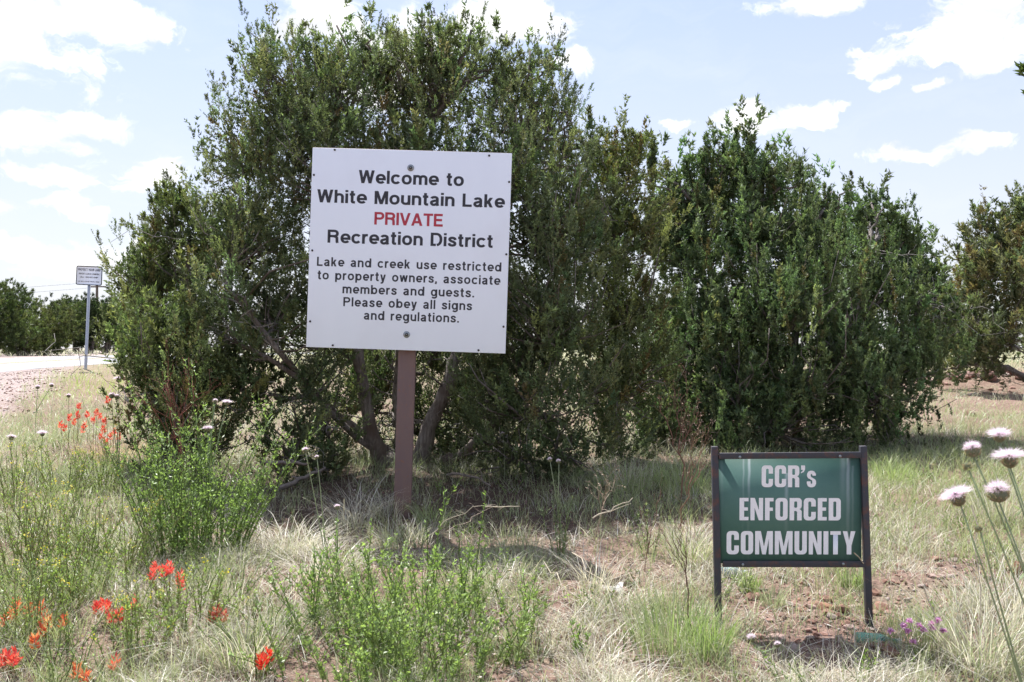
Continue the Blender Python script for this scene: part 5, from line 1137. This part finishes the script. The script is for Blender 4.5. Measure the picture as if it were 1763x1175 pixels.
# ------------------------------------------------------------------ dead stalks and sticks
def grow(A, p, d, L, r, lev, col, tips, spread=.6):
    e = p + d * L; Q = wob(p, e, 5, .05); tube(A, Q, np.linspace(r, r * .6, 5), 5 if lev > 1 else 3, np.array(col) * rng.uniform(.8, 1.25))
    if lev == 0: tips.append(Q[-1]); return
    for k in range(3 if lev > 1 else 4):
        j = rng.integers(1, 5); nd = nrm(d + rng.normal(0, spread, 3) * [1, .8, .6] + np.array([0, 0, .15])); grow(A, Q[j], nd, L * rng.uniform(.45, .75), r * .62, lev - 1, col, tips, spread)
def deadweed(base, top, r, lev, col, label, seedcol=None, spread=.6, L=.5):
    b = np.asarray(base, float); tp = np.asarray(top, float); root = thing('dead_weed', label, 'dead weed', tuple(b)); A = Acc(); tips = []
    tube(A, wob(b, b + (tp - b) * .55, 6, .025), np.linspace(r, r * .8, 6), 6, col); s0 = b + (tp - b) * .55
    for k in range(4): grow(A, b + (tp - b) * rng.uniform(.3, .55), nrm(tp - b + rng.normal(0, .25, 3) * np.linalg.norm(tp - b)), np.linalg.norm(tp - b) * L * rng.uniform(.6, 1), r * .6, lev, col, tips, spread)
    A.build('stalk', M['dead'], root, b)
    if seedcol is not None:
        T = Acc(); P = np.repeat(np.array(tips), 5, 0); n = len(P); P = P + rng.normal(0, .008, (n, 3)); kites(T, P, rng.normal(size=(n, 3)), .012, .006, pick([seedcol], n, .3)); T.build('seed_heads', M['dead'], root, b)
    return root
deadweed(foot(322, 5.35), at(298, 598, 5.3), .0065, 2, (.20, .075, .055), 'reddish brown dead branching weed standing in the big left shrub', (.14, .05, .04), .45, .42)
deadweed(foot(1172, 6.3), at(1168, 665, 6.2), .0055, 2, (.27, .15, .11), 'tall brown dead branching weed against the dark trees left of the green sign', (.20, .09, .07), .42, .38)
deadweed(foot(1165, 5.6), at(1215, 735, 5.5), .0045, 2, (.30, .19, .13), 'pale brown dead weed leaning right towards the green sign', (.30, .22, .17), .45, .4)
deadweed(foot(1020, 5.4), at(1060, 800, 5.3), .0040, 1, (.48, .38, .28), 'straw-coloured forked dead weed in the tree shade between the signs', (.4, .3, .22), .5, .5)
deadweed(foot(1110, 4.9), at(1130, 850, 4.9), .0028, 1, (.24, .14, .10), 'thin dark dead stalk left of the green sign', None, .35, .5)
deadweed(foot(1190, 3.75), at(1170, 875, 3.8), .0030, 1, (.20, .13, .09), 'single thin brown stalk right beside the bright green tuft', None, .25, .4)
deadweed(foot(1505, 3.5), at(1490, 1108, 3.5), .0032, 1, (.20, .15, .11), 'short broken grey twig at the bottom below the right sign post', None, .7, .6)
def stick(p0, p1, r, col, label, arc=.0, n=8):
    p0, p1 = np.array(p0, float), np.array(p1, float); A = Acc(); Q = wob(p0, p1, n, .018, arc); tube(A, Q, np.linspace(r, r * .45, n), 5, col)
    for k in range(2): j = rng.integers(3, n - 1); tube(A, wob(Q[j], Q[j] + rng.normal(0, .04, 3) + [0, 0, .03], 4, .06), np.linspace(r * .5, r * .2, 4), 3, col)
    o = A.build('dry_stick', M['dead'], None, tuple(p0)); tag(o, label, 'stick'); return o
PS = (.58, .50, .38)
stick(at(985, 952, 4.6), ground_at(1100, 1075) + [0, 0, .02], .0032, PS, 'long pale dry stalk slanting down across the paper scrap')
stick(at(935, 965, 4.5), ground_at(1040, 1085) + [0, 0, .02], .0028, PS, 'long pale dry stalk slanting down left of the paper scrap')
stick(at(1020, 893, 5.0), at(1090, 858, 5.0), .0045, PS, 'thick pale broken stalk end catching the sun in the tree shade')
stick(at(735, 925, 4.3), at(850, 868, 4.3), .0018, PS, 'thin pale stalk crossing in front of the brown post', .1)
stick(at(770, 915, 4.2), at(850, 872, 4.6), .0016, (.45, .36, .28), 'second thin stalk crossing right of the brown post')
stick(at(835, 873, 4.6), at(895, 872, 4.6), .0035, PS, 'short level pale stalk right of the brown post')
stick(ground_at(1208, 1104) + [0, 0, .03], ground_at(1292, 1104) + [0, 0, .03], .0028, PS, 'pale straw lying level by the foot of the left sign post')
stick(at(1470, 952, 3.85), ground_at(1560, 1050) + [0, 0, .06], .0026, PS, 'pale curved stalk crossing the lower right corner of the green sign')
stick(at(1672, 870, 3.7), ground_at(1700, 1165) + [0, 0, .02], .0025, PS, 'tall pale dry stalk in the straw at the right')
stick(at(1590, 1010, 3.6), ground_at(1640, 1165) + [0, 0, .02], .0028, PS, 'straight pale stalk running down past the pink flowers', -.03)
stick(foot(480, 6.6) + [0, 0, .08], foot(560, 6.8) + [0, 0, .16], .022, (.22, .19, .17), 'thick grey dead branch lying on the ground under the big juniper')
stick(foot(770, 7.0) + [0, 0, .05], foot(845, 6.7) + [0, 0, .05], .012, (.25, .21, .18), 'curved grey root lying at the foot of the big juniper', .08)
stick(at(450, 795, 6.2), at(530, 800, 6.4), .018, (.24, .2, .18), 'grey dead limb behind the big green shrub')

# ------------------------------------------------------------------ litter
def bottle(p, r, L, yaw, m, label):
    A = Acc(); prof = [(0, .55), (.02, .95), (.10, 1), (.55, 1), (.66, .85), (.76, .45), (.80, .38), (.97, .38), (.975, .46), (1.0, .46), (1.0, .0)]; N = 16; v = []; f = []
    for t_, q in prof: v += [(t_ * L, math.cos(j * 6.2832 / N) * r * q, math.sin(j * 6.2832 / N) * r * q) for j in range(N)]
    for i in range(len(prof) - 1):
        for j in range(N): a_, b_ = i * N + j, i * N + (j + 1) % N; f += [(a_, b_, b_ + N), (a_, b_ + N, a_ + N)]
    A.add(v, f); o = A.build('bottle', m, None, smooth=True); o.location = (p[0], p[1], p[2] + r * .75); o.rotation_euler = (0, .05, yaw); tag(o, label, 'bottle')
    C_ = Acc(); tube(C_, [(L * .93, 0, 0), (L * 1.02, 0, 0)], [r * .5, r * .5], 12); c = C_.build('cap', M['whitel'], o); return o
def clearmat(name, col):
    m, x, out = mat(name); p = x.new('ShaderNodeBsdfPrincipled', i={'Base Color': (*col, 1), 'Roughness': .12, 'Transmission Weight': .6, 'IOR': 1.3}); x.l.new(p.outputs[0], out.inputs[0]); return m
bottle(ground_at(1473, 1112), .024, .17, -.12, clearmat('green_bottle_plastic', (.30, .68, .55)), 'crushed green plastic bottle lying at the foot of the right sign post')
bottle(ground_at(1242, 985), .026, .13, .15, clearmat('clear_bottle_plastic', (.62, .82, .90)), 'small clear bluish bottle in the grass below the left end of the green sign')
A = Acc(); n = 5; uu, vv = np.meshgrid(np.linspace(-1, 1, n), np.linspace(-1, 1, n)); zz = .012 + .018 * rng.random((n, n)) + .02 * uu * vv; v = np.stack([uu * .045 + .01 * vv, vv * .03, zz], -1).reshape(-1, 3); i = (np.arange(n - 1)[:, None] * n + np.arange(n - 1)).ravel()
A.add(v, np.concatenate([np.stack([i, i + 1, i + n + 1], 1), np.stack([i, i + n + 1, i + n], 1)]), (.85, .84, .80)); p = ground_at(1055, 1022); o = A.build('paper_scrap', M['petal'], None, (0, 0, 0)); o.location = p; tag(o, 'crumpled white paper scrap lying on the dry grass between the signs', 'litter')
